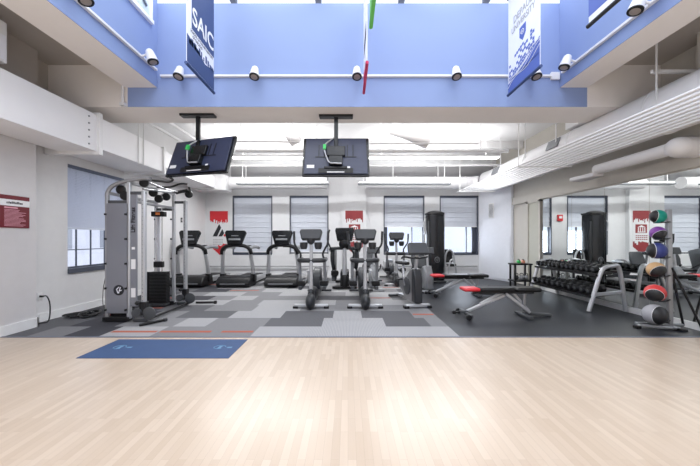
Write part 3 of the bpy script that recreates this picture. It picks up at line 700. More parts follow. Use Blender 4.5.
# ---------------------------------------------------------------- cable machine
cm = thing('cable_machine', 'tall silver dual pulley cable machine near the left wall', 'exercise machine', (-3.65,5.5,0))
def L_(x, y, z): return (x+3.65, y-5.5, z)
yn, yf = 4.90, 6.15
for yy, nm in ((yn,'near'),(yf,'far')):
    sgn = -1 if yy == yn else 1
    # rear post + rounded top frame
    MB().tube(catmull([L_(-3.93,yy,.06),L_(-3.93,yy,1.0),L_(-3.93,yy,1.95),L_(-3.92,yy,2.12),L_(-3.82,yy,2.23),L_(-3.6,yy,2.30),L_(-3.36,yy,2.34),L_(-3.22,yy,2.33)],5),.032,12).build('tower_frame', M['silver'], cm)
    MB().bar(L_(-3.57,yy,.05),L_(-3.57,yy,2.28),.055,.06).build('upright', M['lsilver'], cm, bevel=.012)
    MB().bar(L_(-3.33,yy,.10),L_(-3.33,yy,2.14),.06,.07).build('pulley_column', M['lsilver'], cm, bevel=.015)
    MB().box(*[v for pr in ((L_(-3.93,0,0)[0],L_(-3.57,0,0)[0]),(L_(0,yy-.02,0)[1],L_(0,yy+.02,0)[1])) for v in pr],1.93,1.98).bar(L_(-3.6,yy,2.10),L_(-3.3,yy,2.10),.04,.05).build('crossbar', M['grey'], cm, bevel=.005)
    MB().box(.65-.93,.65-(.57 if yy == yn else .84),yy-5.5-.03,yy-5.5+.0,.14,1.93).build('shroud_panel', M['panel'] if yy == yn else M['lpanel'], cm, bevel=.006)
    MB().bar(L_(-3.98,yy,.05),L_(-3.55,yy,.05),.10,.07).build('foot', M['black'], cm, bevel=.01)
    MB().bar(L_(-3.50,yy,.035),L_(-3.27,yy,.035),.07,.05).build('foot', M['grey'], cm, bevel=.01)
    # flat cover between upright and column
    if yy == yn: each(MB().box(L_(-3.545,0,0)[0],L_(-3.44,0,0)[0],yy-5.5-.015,yy-5.5+.01,.25,2.1), 'side_cover', M['panel'], cm, bevel=.004)
    q = MB()
    for i in range(26): q.lathe([(.006,0),(.006,.004)],L_(-3.33,yy-.038,.35+i*.065),(0,-1,0),6)
    q.build('height_holes', M['black'], cm)
    q = MB()
    for z_ in (.2,.55,.95,1.35,1.75): q.obox(L_(-3.60,yy-.045,z_),(.02,.03,.03)); q.obox(L_(-3.93,yy-.045,z_),(.02,.03,.03))
    each(q, 'bolt', M['black'], cm)
    # weight stack
    x0 = .65-.94 if yy == yn else .65-.98; x1 = .65-.62
    ys = yy-5.5 + (.12 if yy == yn else -.12)
    q = MB()
    for i in range(22): q.box(x0+.02,x1,ys-.07,ys+.07,.07+i*.0285,.07+i*.0285+.024)
    each(q, 'weight_plate', M['black'], cm)
    xm = (x0+x1)/2
    if yy == yf: MB().box(-.52,-.04,ys+.08,ys+.10,.06,.68).build('lower_cover', M['black'], cm)
    each(MB().cyl((xm-.06,ys,.05),(xm-.06,ys,1.97),.012,10).cyl((xm+.06,ys,.05),(xm+.06,ys,1.97),.012,10), 'guide_rod', M['chrome'], cm)
    each(MB().box(xm-.09,xm+.09,ys-.04,ys+.04,.78,.90).box(xm-.13,xm+.13,ys-.05,ys+.05,1.80,1.90), 'stack_head', M['black'], cm, bevel=.01)
    MB().box(xm-.03,xm+.05,ys-.06,ys-.04,1.83,1.88).build('selector_tag', M['orange'], cm)
    MB().box(x0,x1,ys-.08,ys+.08,.02,.065).build('stack_base', M['grey'], cm, bevel=.008)
    # low carriage with disc
    q = MB().lathe([(.09,0),(.105,.005),(.105,.02),(.09,.025)],L_(-3.20,yy-.06,.15),(0,-1,0),28).lathe([(.07,0),(.07,.05)],L_(-3.40,yy-.05,.16),(0,-1,0),20)
    each(q, 'pulley_disc', M['grey'], cm)
    MB().obox(L_(-3.33,yy,.22),(.10,.10,.22)).obox(L_(-3.27,yy-.02,.19),(.14,.04,.05)).build('pulley_carriage', M['black'], cm, bevel=.01)
    MB().lathe([(.03,0),(.035,.03),(.02,.05)],L_(-3.38,yy-.06,.32),(-.3,-1,0),12).build('knob', M['black'], cm)
# top links
each(MB().bar(L_(-3.57,yn,2.27),L_(-3.57,yf,2.27),.06,.05).bar(L_(-3.92,yn,2.1),L_(-3.92,yf,2.1),.05,.05).bar(L_(-3.57,yn,1.98),L_(-3.57,yf,1.98),.04,.05), 'crossbeam', M['silver'], cm, bevel=.01)
each(MB().bar(L_(-3.9,yn,.04),L_(-3.9,yf,.04),.06,.05), 'crossbeam', M['grey'], cm, bevel=.01)
MB().cyl(L_(-3.24,yn,.05),L_(-3.24,yf,.05),.022).build('floor_brace', M['black'], cm)
q = MB()
for (px,py,d_) in ((145,183,5.05),(122,190,4.98),(126,196,4.98),(154,193,5.5),(159.5,199,5.7),(167,197,5.9),(189.5,194.5,6.1)):
    c_ = W(px,py,d_); q.lathe([(.03,0),(.075,.012),(.075,.038),(.03,.05)], L_(c_.x,c_.y,c_.z), (.1,-1,0), 20)
each(q, 'pulley_wheel', M['black'], cm)
def Lw(px,py,d_): c_ = W(px,py,d_); return L_(*c_)
each(MB().tube(catmull([Lw(147,180,5.0),Lw(158,181,5.05),Lw(168,182,5.1),Lw(173,180,5.2),Lw(170,177.5,5.3)],5),.018,8).tube(catmull([Lw(157,187,5.6),Lw(170,187,5.6),Lw(180,184,5.7),Lw(187,184,5.8)],5),.018,8).tube([Lw(176,193,6),Lw(188,190,6.05)],.03,8).tube([Lw(189,187,6.0),Lw(191,196,6.05)],.02,8), 'pull_up_grip', M['black'], cm)
each(MB().tube(catmull([Lw(150,183,5.0),Lw(163,188,5.5),Lw(178,192,6.0),Lw(190,192,6.1)],5),.016,8).tube([Lw(143,189,5.0),Lw(172,192,6.1)],.02,8), 'pull_up_bar', M['silver'], cm)
# lettering on the cover and round logo
mt = Matrix.Translation(L_(-3.495,yn-.02,1.66)) @ Matrix.Rotation(R(90),4,'X') @ Matrix.Rotation(R(90),4,'Z')
text_mesh('dark_lettering', 'Life Fitness', .092, M['ink'], cm, mt, .001)
MB().lathe([(.085,0),(.085,.004)],L_(-3.72,yn-.031,.52),(0,-1,0),28).build('round_logo', M['ink'], cm)
MB().bar(L_(-3.755,yn-.037,.53),L_(-3.715,yn-.037,.57),.014,.004,(0,1,0)).bar(L_(-3.75,yn-.037,.53),L_(-3.73,yn-.037,.47),.012,.004,(0,1,0)).bar(L_(-3.72,yn-.037,.47),L_(-3.69,yn-.037,.57),.012,.004,(0,1,0)).bar(L_(-3.70,yn-.037,.51),L_(-3.67,yn-.037,.52),.012,.004,(0,1,0)).build('logo_mark', M['lpanel'], cm)
each(MB().box(.12,.19,yn-5.5-.018,yn-5.5-.0151,.86,1.02).box(.12,.19,yn-5.5-.018,yn-5.5-.0151,.40,.55).box(.13,.18,yn-5.5-.018,yn-5.5-.0151,1.18,1.22), 'instruction_sticker', M['paper'], cm, smooth=False)
# small handles on floor
t = thing('pull_bar', 'short black pull bar lying on the carpet right of the cable machine', 'bar', (-3.0,6.25,.03), 4)
MB().cyl((-.16,0,0),(.22,0,.0),.022).build('bar_shaft', M['black'], t); MB().lathe([(.02,0),(.035,.01),(.035,.05),(.02,.06)],(.2,0,0),(1,0,0)).build('grip_end', M['black'], t)
t = thing('pull_bar', 'black handle lying on the carpet at the foot of the near cable column', 'bar', (-3.12,4.75,.025), 55)
MB().cyl((-.16,0,0),(.2,0,.0),.02).build('bar_shaft', M['black'], t); MB().lathe([(.015,0),(.03,.01),(.03,.05),(.02,.06)],(.18,0,0),(1,0,0)).build('grip_end', M['dgrey'], t)

# ---------------------------------------------------------------- treadmills
def make_treadmill():
    t = thing('treadmill', '', 'treadmill', (0,0,0), 0, 'treadmills in front of the windows')
    q = MB(); prof = [(-.02,.03),(-.04,.12),(.02,.24),(.12,.30),(.45,.31),(.62,.26),(.66,.2),(.66,.03)]
    q.prism(prof,'yz',-.46,.46); q.build('motor_hood', M['black'], t, bevel=.035)
    MB().box(-.34,.34,-.045,-.02,.10,.13).build('hood_trim', M['mgrey'], t)
    MB().box(-.38,.38,.5,2.02,.07,.17).build('deck', M['dgrey'], t, bevel=.01)
    MB().box(-.27,.27,.55,1.99,.165,.205).build('belt', M['rubber'], t, bevel=.01)
    for s in (-1,1):
        MB().prism([(.4,.08),(2.05,.08),(2.05,.18),(.4,.25)],'yz',s*.36-.075,s*.36+.075).build('side_rail', M['lsilver'], t, bevel=.015)
        MB().tube(catmull([(s*.44,.42,.16),(s*.435,.38,.5),(s*.40,.30,.88),(s*.37,.27,1.02)],4),[.062,.045],12,.8).build('upright', M['lsilver'], t)
        MB().obox((s*.44,.42,.24),(.13,.2,.22)).build('upright_boot', M['black'], t, bevel=.02)
        MB().tube(catmull([(s*.37,.26,1.02),(s*.37,.42,1.10),(s*.38,.80,1.12),(s*.38,1.1,1.08)],4),[.055,.05],10).build('handrail', M['mgrey'], t)
    MB().tube(catmull([(-.42,.28,.92),(-.39,.25,1.05),(-.25,.22,1.15),(0,.2,1.18),(.25,.22,1.15),(.39,.25,1.05),(.42,.28,.92)],5),.052,12).build('console_arch', M['black'], t)
    q = MB(); q.prism([(-.19,-.22),(.19,-.22),(.30,.13),(.26,.19),(-.26,.19),(-.30,.13)],'xz',-.05,.05)
    q.bm.transform(Matrix.Translation((0,.2,1.40)) @ Matrix.Rotation(R(-14),4,'X')); c = q.build('console', M['blacks'], t, bevel=.015)
    q = MB().box(-.17,.17,.051,.055,-.09,.14); q.bm.transform(Matrix.Translation((0,.2,1.40)) @ Matrix.Rotation(R(-14),4,'X')); q.build('display', M['screen'], c, smooth=False)
    q = MB().box(-.10,.10,-.056,-.051,.02,.04).box(-.16,.16,-.075,-.05,-.10,-.05); q.bm.transform(Matrix.Translation((0,.2,1.40)) @ Matrix.Rotation(R(-14),4,'X')); q.build('badge', M['mgrey'], c, smooth=False)
    MB().box(-.1,.1,.75,.79,1.10,1.14).bar((-.36,.5,1.15),(.36,.5,1.15),.05,.05).build('crossbar', M['grey'], t, bevel=.01)
    return t
tm = make_treadmill()
for i, (x, y_, lab) in enumerate(((-4.47,8.27,'treadmill farthest left, half behind the cable machine'),(-3.17,8.25,'middle treadmill, in front of the leftmost back window'),(-1.86,8.27,'treadmill just left of the nearest elliptical machines'))):
    o = tm if i == 0 else copy_tree(tm); o.location = (x,y_,0); o['label'] = lab
    o.rotation_euler = (0,0,R(0))

# ---------------------------------------------------------------- ellipticals
def make_elliptical():
    t = thing('elliptical_trainer', '', 'elliptical trainer', (0,0,0), 0, 'grey elliptical trainers')
    MB().bar((-.33,0,.05),(.33,0,.05),.09,.06).build('front_foot', M['lsilver'], t, bevel=.015)
    for s in (-1,1): each(MB().box(s*.30-.05,s*.30+.05,-.055,.055,.0,.045), 'foot_cap', M['black'], t, bevel=.01)
    q = MB(); q.ell((0,-.10,.155),(.095,.19,.155)); q.ell((0,.03,.22),(.07,.15,.20)); q.ell((0,.35,.22),(.11,.35,.15)); q.build('front_shroud', M['dgrey'], t)
    MB().prism([(.1,.12),(1.75,.06),(1.75,.14),(.1,.28)],'yz',-.07,.07).build('main_rail', M['grey'], t, bevel=.02)
    MB().tube([(0,-.02,.28),(0,.0,.8),(0,.03,1.32)],[.04,.034,.032],14).build('mast', M['lsilver'], t)
    q = MB().prism([(-.18,-.11),(.18,-.11),(.22,.05),(.20,.10),(-.20,.10),(-.22,.05)],'xz',-.06,.06)
    q.bm.transform(Matrix.Translation((0,.0,1.435)) @ Matrix.Rotation(R(-18),4,'X')); c = q.build('console', M['dgrey'], t, bevel=.02)
    q = MB().box(-.17,.17,.051,.054,-.06,.07); q.bm.transform(Matrix.Translation((0,.0,1.435)) @ Matrix.Rotation(R(-18),4,'X')); q.build('display', M['screen'], c, smooth=False)
    MB().ell((0,-.02,1.34),(.08,.07,.10)).build('console_neck', M['dgrey'], t)
    for s in (-1,1): MB().lathe([(.055,-.08),(.075,-.02),(.078,.05),(.06,.055)],(s*.14,-.02,1.23),(0,0,1),14).build('cup_holder', M['dgrey'], t)
    MB().tube(catmull([(-.25,.45,.93),(-.25,.12,.93),(-.18,.04,.93),(0,.02,.93),(.18,.04,.93),(.25,.12,.93),(.25,.45,.93)],5),.047,12).build('fixed_handlebar', M['dgrey'], t)
    for s in (-1,1):
        MB().tube(catmull([(s*.24,.16,.95),(s*.22,.10,1.05),(s*.27,.02,1.16),(s*.325,.0,1.27),(s*.33,.0,1.48)],5),.020,10).build('moving_arm', M['dgrey'], t)
        MB().tube([(s*.33,0,1.33),(s*.335,0,1.50)],.024,10).build('hand_grip', M['dgrey'], t)
        MB().tube([(s*.25,.16,.96),(s*.25,.22,.6),(s*.26,.3,.36)],[.032,.028],10).build('link_arm', M['mgrey'], t)
        MB().prism([(.15,.33),(1.3,.36),(1.3,.42),(.15,.40)],'yz',s*.24-.035,s*.24+.035).build('pedal_arm', M['grey'], t, bevel=.01)
        MB().box(s*.23-.08,s*.23+.08,.22,.62,.40,.45).box(s*.23-.08,s*.23+.08,.2,.24,.40,.50).build('pedal', M['rubber'], t, bevel=.015)
    MB().lathe([(.26,-.09),(.30,-.07),(.30,.07),(.26,.09)],(0,1.3,.38),(1,0,0),30).build('drive_housing', M['grey'], t)
    each(MB().box(.16,.22,1.0,1.4,.35,.64).box(-.22,-.16,1.0,1.4,.35,.64), 'side_cover', M['lsilver'], t, bevel=.02)
    MB().bar((-.30,1.75,.05),(.30,1.75,.05),.09,.05).build('rear_foot', M['dgrey'], t, bevel=.01)
    return t
el = make_elliptical()
for i, (x, y_, rz, lab) in enumerate(((-.72,5.86,0,'front left grey elliptical trainer, right of the third treadmill'),(.335,5.86,0,'front right grey elliptical trainer, in front of the centre column'),(1.39,8.6,0,'far grey elliptical trainer, under the third back window'))):
    o = el if i == 0 else copy_tree(el); o.location = (x,y_,0); o.rotation_euler = (0,0,R(rz)); o['label'] = lab

# black summit trainer
t = thing('stair_climber', 'black climbing trainer with a silver mast, behind and between the two front ellipticals', 'stair climber', (-.09,8.05,0))
each(MB().bar((-.33,0,.05),(.33,0,.05),.1,.07).bar((-.3,1.2,.05),(.3,1.2,.05),.1,.07), 'floor_foot', M['black'], t, bevel=.015)
MB().prism([(0,.06),(1.2,.06),(1.2,.3),(.5,.5),(0,.45)],'yz',-.12,.12).build('base_housing', M['blacks'], t, bevel=.04)
MB().tube([(0,-.02,.10),(0,.02,.75),(0,.05,1.15)],[.06,.06,.05],14).build('mast', M['lsilver'], t)
MB().ell((0,-.02,.22),(.10,.1,.2)).build('mast_boot', M['black'], t)
q = MB().prism([(-.20,-.17),(.20,-.17),(.26,.12),(.24,.19),(-.24,.19),(-.26,.12)],'xz',-.06,.06)
q.bm.transform(Matrix.Translation((0,.08,1.46)) @ Matrix.Rotation(R(-14),4,'X')); c = q.build('console', M['blacks'], t, bevel=.02)
q = MB().box(-.18,.18,.061,.064,-.12,.14); q.bm.transform(Matrix.Translation((0,.08,1.46)) @ Matrix.Rotation(R(-14),4,'X')); q.build('display', M['screen'], c, smooth=False)
MB().ell((0,.05,1.22),(.16,.1,.14)).build('console_neck', M['black'], t)
MB().tube(catmull([(-.40,.5,1.02),(-.38,.15,1.08),(-.2,.08,1.10),(.2,.08,1.10),(.38,.15,1.08),(.40,.5,1.02)],5),.045,10).build('fixed_handlebar', M['dgrey'], t)
for s in (-1,1):
    MB().tube(catmull([(s*.35,.2,1.0),(s*.40,.05,1.15),(s*.46,0,1.35),(s*.40,0,1.6)],5),.022,10).build('moving_arm', M['black'], t)
    MB().tube(catmull([(s*.33,.25,1.05),(s*.34,.2,.8),(s*.30,.3,.5),(s*.26,.5,.3)],5),[.06,.05],12).build('link_arm', M['dgrey'], t)
    MB().box(s*.27-.10,s*.27+.10,.05,.5,.36,.42).box(s*.27-.10,s*.27+.10,.03,.08,.36,.5).build('pedal', M['rubber'], t, bevel=.02)
    each(MB().prism([(.1,.2),(.7,.15),(.9,1.0),(.55,1.1)],'yz',s*.30-.06,s*.30+.06), 'side_cover', M['grey'], t, bevel=.03)

# upright bike (near)
def make_bike():
    t = thing('exercise_bike', 'upright grey exercise bike on the carpet edge, right of the front ellipticals', 'exercise bike', (0,0,0))
    MB().bar((-.25,0,.05),(.25,0,.05),.10,.06).build('front_foot', M['lsilver'], t, bevel=.015)
    for s in (-1,1): each(MB().box(s*.23-.05,s*.23+.05,-.06,.06,0,.05), 'foot_cap', M['black'], t, bevel=.01)
    MB().prism([(-.04,.08),(.06,.05),(.6,.10),(.95,.35),(.9,.45),(.5,.55),(.25,.74),(.05,.78),(-.03,.6)],'yz',-.07,.07).build('body_shroud', M['silver'], t, bevel=.035)
    MB().prism([(-.075,.10),(-.07,.55),(.0,.76),(.12,.76),(.12,.10)],'yz',-.082,.082).build('front_cover', M['dgrey'], t, bevel=.025)
    MB().lathe([(.15,-.10),(.18,-.09),(.18,.09),(.15,.10)],(0,.38,.38),(1,0,0),28).build('crank_disc', M['grey'], t)
    for s in (-1,1):
        MB().bar((s*.125,.38,.38),(s*.13,.38-s*.10,.38-s*.13),.03,.03).build('crank_arm', M['silver'], t)
        MB().obox((s*.19,.38-s*.10,.38-s*.13),(.10,.10,.03)).build('pedal', M['rubber'], t, bevel=.008)
    MB().tube([(0,.08,.78),(0,.0,1.18)],.034,14).build('mast', M['lsilver'], t)
    q = MB().prism([(-.21,-.12),(.21,-.12),(.19,.10),(.16,.12),(-.16,.12),(-.19,.10)],'xz',-.045,.045)
    q.bm.transform(Matrix.Translation((0,-.02,1.16)) @ Matrix.Rotation(R(-28),4,'X')); c = q.build('console', M['grey'], t, bevel=.015)
    q = MB().box(-.16,.16,.041,.044,-.07,.07); q.bm.transform(Matrix.Translation((0,-.02,1.16)) @ Matrix.Rotation(R(-28),4,'X')); q.build('display', M['screen'], c, smooth=False)
    MB().tube(catmull([(-.22,.28,.96),(-.24,.08,1.0),(-.1,.02,.98),(.1,.02,.98),(.24,.08,1.0),(.22,.28,.96)],5),.02,8).build('handlebar', M['black'], t)
    MB().tube([(0,.78,.45),(0,.86,.80)],.03,12).build('seat_post', M['chrome'], t)
    MB().prism([(-.05,.55),(.05,.55),(.14,.88),(.13,1.0),(-.13,1.0),(-.14,.88)],'xy',.79,.86).build('saddle', M['vinyl'], t, bevel=.025)
    MB().prism([(.1,.09),(1.1,.05),(1.1,.10),(.1,.16)],'yz',-.05,.05).build('main_rail', M['silver'], t, bevel=.01)
    MB().bar((-.25,1.1,.05),(.25,1.1,.05),.09,.06).build('rear_foot', M['dgrey'], t, bevel=.015)
    return t
bk = make_bike(); bk.location = (1.36,5.88,0); bk.rotation_euler = (0,0,R(9))

def make_recumbent(label):
    t = thing('recumbent_bike', label, 'exercise bike', (0,0,0), 0, 'recumbent bikes under the third back window')
    MB().prism([(-.5,.08),(.9,.06),(.9,.14),(-.2,.18)],'yz',-.06,.06).build('main_rail', M['silver'], t, bevel=.01)
    MB().prism([(-.55,.08),(-.1,.06),(.1,.30),(-.05,.62),(-.3,.68),(-.5,.45)],'yz',-.1,.1).build('body_shroud', M['mgrey'], t, bevel=.04)
    MB().tube([(0,-.3,.6),(0,-.25,1.0)],.03,10).build('mast', M['lsilver'], t)
    q = MB().box(-.17,.17,-.03,.03,-.09,.09); q.bm.transform(Matrix.Translation((0,-.25,1.05)) @ Matrix.Rotation(R(-20),4,'X')); q.build('console', M['grey'], t, bevel=.015)
    MB().obox((0,.45,.47),(.42,.42,.08),(6,0,0)).build('seat', M['vinyl'], t, bevel=.03)
    q = MB().prism([(-.18,0),(.18,0),(.22,.25),(.17,.48),(-.17,.48),(-.22,.25)],'xz',-.035,.035); q.bm.transform(Matrix.Translation((0,.66,.52)) @ Matrix.Rotation(R(-15),4,'X')); q.build('backrest', M['grey'], t, bevel=.03)
    MB().bar((0,.5,.12),(0,.5,.45),.07,.1).build('seat_support', M['mgrey'], t, bevel=.01)
    for s in (-1,1):
        MB().tube(catmull([(s*.23,.55,.45),(s*.25,.45,.5),(s*.25,.25,.62)],4),.018,8).build('side_handle', M['black'], t)
        MB().obox((s*.17,-.2-s*.1,.35-s*.1),(.1,.12,.03)).build('pedal', M['rubber'], t, bevel=.005)
    MB().bar((-.27,-.5,.04),(.27,-.5,.04),.08,.06).build('front_foot', M['lsilver'], t, bevel=.01)
    MB().bar((-.27,.88,.04),(.27,.88,.04),.08,.06).build('rear_foot', M['dgrey'], t, bevel=.01)
    return t
rb = make_recumbent('recumbent bike partly hidden behind the upright bike console'); rb.location = (2.03,7.95,0)
rb2 = copy_tree(rb); rb2.location = (.68,8.25,0); rb2['label'] = 'recumbent bike in the gap left of the far elliptical trainer'

# ---------------------------------------------------------------- black tower machine
t = thing('weight_tower', 'tall black shrouded weight stack machine between the right back windows', 'exercise machine', (2.71,9.35,0)); t.scale = (.88,.88,1.0)
MB().prism([(-.30,-.12),(-.24,-.22),(-.1,-.27),(.1,-.27),(.24,-.22),(.30,-.12),(.30,.2),(-.30,.2)],'xy',.08,2.1).build('shroud', M['blacks'], t, bevel=.02)
MB().prism([(-.31,-.12),(-.25,-.23),(-.1,-.28),(.1,-.28),(.25,-.23),(.31,-.12),(.31,.21),(-.31,.21)],'xy',2.1,2.16).ell((0,-.02,2.15),(.29,.23,.08)).build('top_cap', M['black'], t)
MB().box(-.32,.32,-.28,.22,0,.08).build('base', M['dgrey'], t, bevel=.02)
each(MB().obox((-.272,-.18,1.2),(.05,.012,1.4),(0,0,-58)).obox((.272,-.18,1.2),(.05,.012,1.4),(0,0,58)), 'side_window', M['grey'], t)
MB().lathe([(.09,0),(.09,.006)],(0,-.275,.72),(0,-1,0),26).build('round_logo', M['mgrey'], t)
MB().lathe([(.075,0),(.075,.006)],(0,-.279,.72),(0,-1,0),26).bar((-.04,-.287,.73),(.0,-.287,.78),.014,.004,(0,1,0)).build('logo_ground', M['black'], t)
MB().bar((-.03,-.287,.72),(.0,-.287,.77),.012,.004,(0,1,0)).bar((-.03,-.287,.72),(-.01,-.287,.67),.012,.004,(0,1,0)).bar((.01,-.287,.67),(.035,-.287,.77),.012,.004,(0,1,0)).build('logo_mark', M['mgrey'], t)
MB().tube(catmull([(.35,0,.05),(.36,0,.7),(.42,0,.95),(.55,0,1.0),(.66,0,.85),(.74,0,.4),(.78,0,.05)],6),.03,10).tube([(.35,0,.08),(.8,0,.08)],.035,10).tube(catmull([(.38,-.2,.05),(.45,-.2,.6),(.56,-.2,.72),(.64,-.2,.5)],5),.025,10).build('side_frame', M['lsilver'], t)
MB().obox((.56,-.05,.55),(.26,.34,.08)).build('seat', M['vinyl'], t, bevel=.03)
MB().obox((.52,.12,.82),(.26,.09,.42),(-10,0,0)).build('backrest', M['vinyl'], t, bevel=.03)
MB().bar((-.35,0,1.5),(-.35,0,2.0),.06,.06).tube(catmull([(-.35,-.05,1.95),(-.42,-.08,1.85),(-.40,-.08,1.6)],4),.02,8).build('rear_arm', M['lsilver'], t, bevel=.01)

# ---------------------------------------------------------------- benches
def make_bench():
    t = thing('weight_bench', '', 'weight bench', (0,0,0), 0, 'adjustable flat benches on the rubber floor')
    MB().box(-.69,-.41,-.13,.13,.455,.515).build('red_pad_cover', M['redv'], t, bevel=.025)
    MB().box(-.41,.18,-.135,.135,.455,.52).build('back_pad', M['vinyl'], t, bevel=.025)
    MB().box(.20,.62,-.15,.15,.45,.52).build('seat_pad', M['vinyl'], t, bevel=.03)
    MB().bar((-.5,0,.425),(.55,0,.425),.06,.04).build('spine', M['dgrey'], t, bevel=.008)
    each(MB().bar((-.60,0,.10),(.10,0,.40),.06,.05), 'front_strut', M['lsilver'], t, bevel=.01)
    each(MB().bar((-.38,0,.22),(.0,0,.42),.05,.04), 'front_strut', M['lsilver'], t, bevel=.01)
    each(MB().bar((.05,-.05,.41),(.46,-.05,.09),.05,.05).bar((.22,.05,.41),(.50,.05,.09),.05,.05), 'rear_strut', M['lsilver'], t, bevel=.01)
    MB().bar((.38,0,.12),(.40,0,.42),.05,.05).build('seat_post', M['silver'], t, bevel=.01)
    MB().bar((.38,0,.07),(.85,0,.035),.09,.05).build('rear_foot', M['grey'], t, bevel=.012)
    MB().bar((.38,-.22,.035),(.38,.22,.035),.08,.05).build('cross_foot', M['grey'], t, bevel=.012)
    MB().bar((-.62,-.25,.07),(-.62,.25,.07),.06,.05).bar((-.72,0,.09),(-.56,0,.09),.06,.05).build('front_foot', M['grey'], t, bevel=.01)
    for s in (-1,1): MB().lathe([(.045,-.02),(.05,0),(.045,.02)],(-.66,s*.24,.05),(0,1,0),16).build('wheel', M['rubber'], t)
    MB().lathe([(.03,0),(.035,.03),(.02,.05)],(-.80,-.0,.08),(-1,0,0),12).bar((-.72,0,.09),(-.8,0,.08),.03,.03).build('foot_handle', M['black'], t)
    return t
be = make_bench()
for i, (x, y_, rz, lab) in enumerate(((2.66,5.2,0,'front weight bench with a red pad end, nearer the wood floor'),(2.66,7.1,0,'rear weight bench with a red pad end, nearer the windows'))):
    o = be if i == 0 else copy_tree(be); o.location = (x,y_,0); o['label'] = lab; o.rotation_euler = (0,0,R(rz))

# ---------------------------------------------------------------- dumbbell rack
dr = thing('dumbbell_rack', 'silver two-tier dumbbell rack in front of the mirrors', 'rack', (4.75,6.5,0))
for yy in (-.98,.82):
    MB().tube(catmull([(-.32,yy,.02),(-.22,yy,.35),(-.10,yy,.72),(-.02,yy,.82),(.12,yy,.85),(.22,yy,.84),(.28,yy,.60),(.36,yy,.02)],6),.036,12).build('end_frame', M['lsilver'], dr)
    MB().bar((-.24,yy,.32),(.32,yy,.38),.05,.06).build('crossbar', M['lsilver'], dr, bevel=.01)
MB().box(-.20,-.16,-.98,.82,.66,.70).box(.16,.2,-.98,.82,.72,.76).obox((0,-.08,.70),(.36,1.8,.02),(0,-9,0)).build('upper_shelf', M['black'], dr)
MB().box(-.30,-.26,-.98,.82,.26,.30).box(.08,.12,-.98,.82,.32,.36).obox((-.09,-.08,.30),(.38,1.8,.02),(0,-9,0)).build('lower_shelf', M['black'], dr)
def make_dumbbell(s=1.0):
    t = thing('dumbbell', '', 'dumbbell', (0,0,0), 0, 'black dumbbells on the rack')
    for sg in (-1,1):
        hd = MB().lathe([(.048*s,-.048),(.066*s,-.036),(.066*s,.036),(.048*s,.048)],(sg*.108,0,0),(1,0,0),6).build('weight_head', M['rubber'], t)
        MB().lathe([(.030,0),(.028,.004)],(sg*.156,0,0),(sg,0,0),12).build('end_disc', M['grey'], hd)
    MB().lathe([(.014,-.065),(.017,0),(.014,.065)],(0,0,0),(1,0,0),10).build('handle', M['chrome'], t)
    return t
ORD = 'first second third fourth fifth sixth seventh eighth ninth tenth eleventh twelfth thirteenth'.split()
d0 = {}
for tier, (n, x, z, tn) in enumerate(((13,4.75,.79,'upper'),(11,4.66,.39,'lower'))):
    for i in range(n):
        s = 1.03 - .015*i + (.1 if tier else 0)
        key = round(s, 2)
        yy = 5.64 + i*(1.66/(n-1))
        o = make_dumbbell(s) ; 
        o.location = (x, yy, z + .063*(s-1)+.004); o.rotation_euler = (0, R(-9), R(random.uniform(-4,4)))
        o['label'] = 'black dumbbell, %s from the near end of the %s rack tier' % (ORD[i], tn)
# small black shelf
t = thing('storage_stand', 'small black two-shelf stand by the beige wall beyond the dumbbell rack', 'stand', (4.62,8.05,0))
for sx in (-1,1):
    for sy in (-1,1): MB().bar((sx*.2,sy*.12,0),(sx*.2,sy*.12,.68),.04,.04).build('leg', M['black'], t)
MB().box(-.25,.25,-.15,.15,.66,.70).build('shelf', M['black'], t, bevel=.005); MB().box(-.25,.25,-.15,.15,.22,.26).build('shelf', M['black'], t, bevel=.005)
for i, (dx, m_, lab) in enumerate(((-.07,'green','green hand weight on top of the small black stand'),(.05,'peach','orange hand weight on top of the small black stand'))):
    o = thing('hand_weight', lab, 'hand weight', (4.62+dx,8.0,.745), 80)
    MB().lathe([(.02,-.05),(.042,-.04),(.042,.04),(.02,.05)],(0,0,0),(1,0,0),12).build('weight_body', M[m_], o)
    MB().tube(catmull([(-.04,0,.02),(-.04,0,.06),(.04,0,.06),(.04,0,.02)],4),.01,8).build('handle', M['black'], o)
for i, dx in enumerate((-.12,.02,.14)):
    o = thing('kettlebell', ['kettlebell at the left of the stand lower shelf','kettlebell in the middle of the stand lower shelf','kettlebell at the right of the stand lower shelf'][i], 'kettlebell', (4.62+dx,8.02,.26), 0, 'kettlebells on the small black stand')
    MB().lathe([(.03,0),(.055,.02),(.062,.06),(.045,.105),(.02,.12)],(0,0,0)).build('kettlebell_body', M['silver'] if i else M['dgrey'], o)
    MB().tube(catmull([(-.03,0,.09),(-.045,0,.15),(0,0,.175),(.045,0,.15),(.03,0,.09)],4),.01,8).build('handle', M['dgrey'], o)
t = thing('step_platform', 'low black platform on the floor beside the small black stand', 'platform', (4.05,7.9,0))
MB().box(-.28,.28,-.2,.2,.05,.10).build('platform_top', M['rubber'], t, bevel=.015)
for sx in (-1,1): MB().box(sx*.22-.05,sx*.22+.05,-.17,.17,0,.05).build('riser', M['dgrey'], t, bevel=.01)

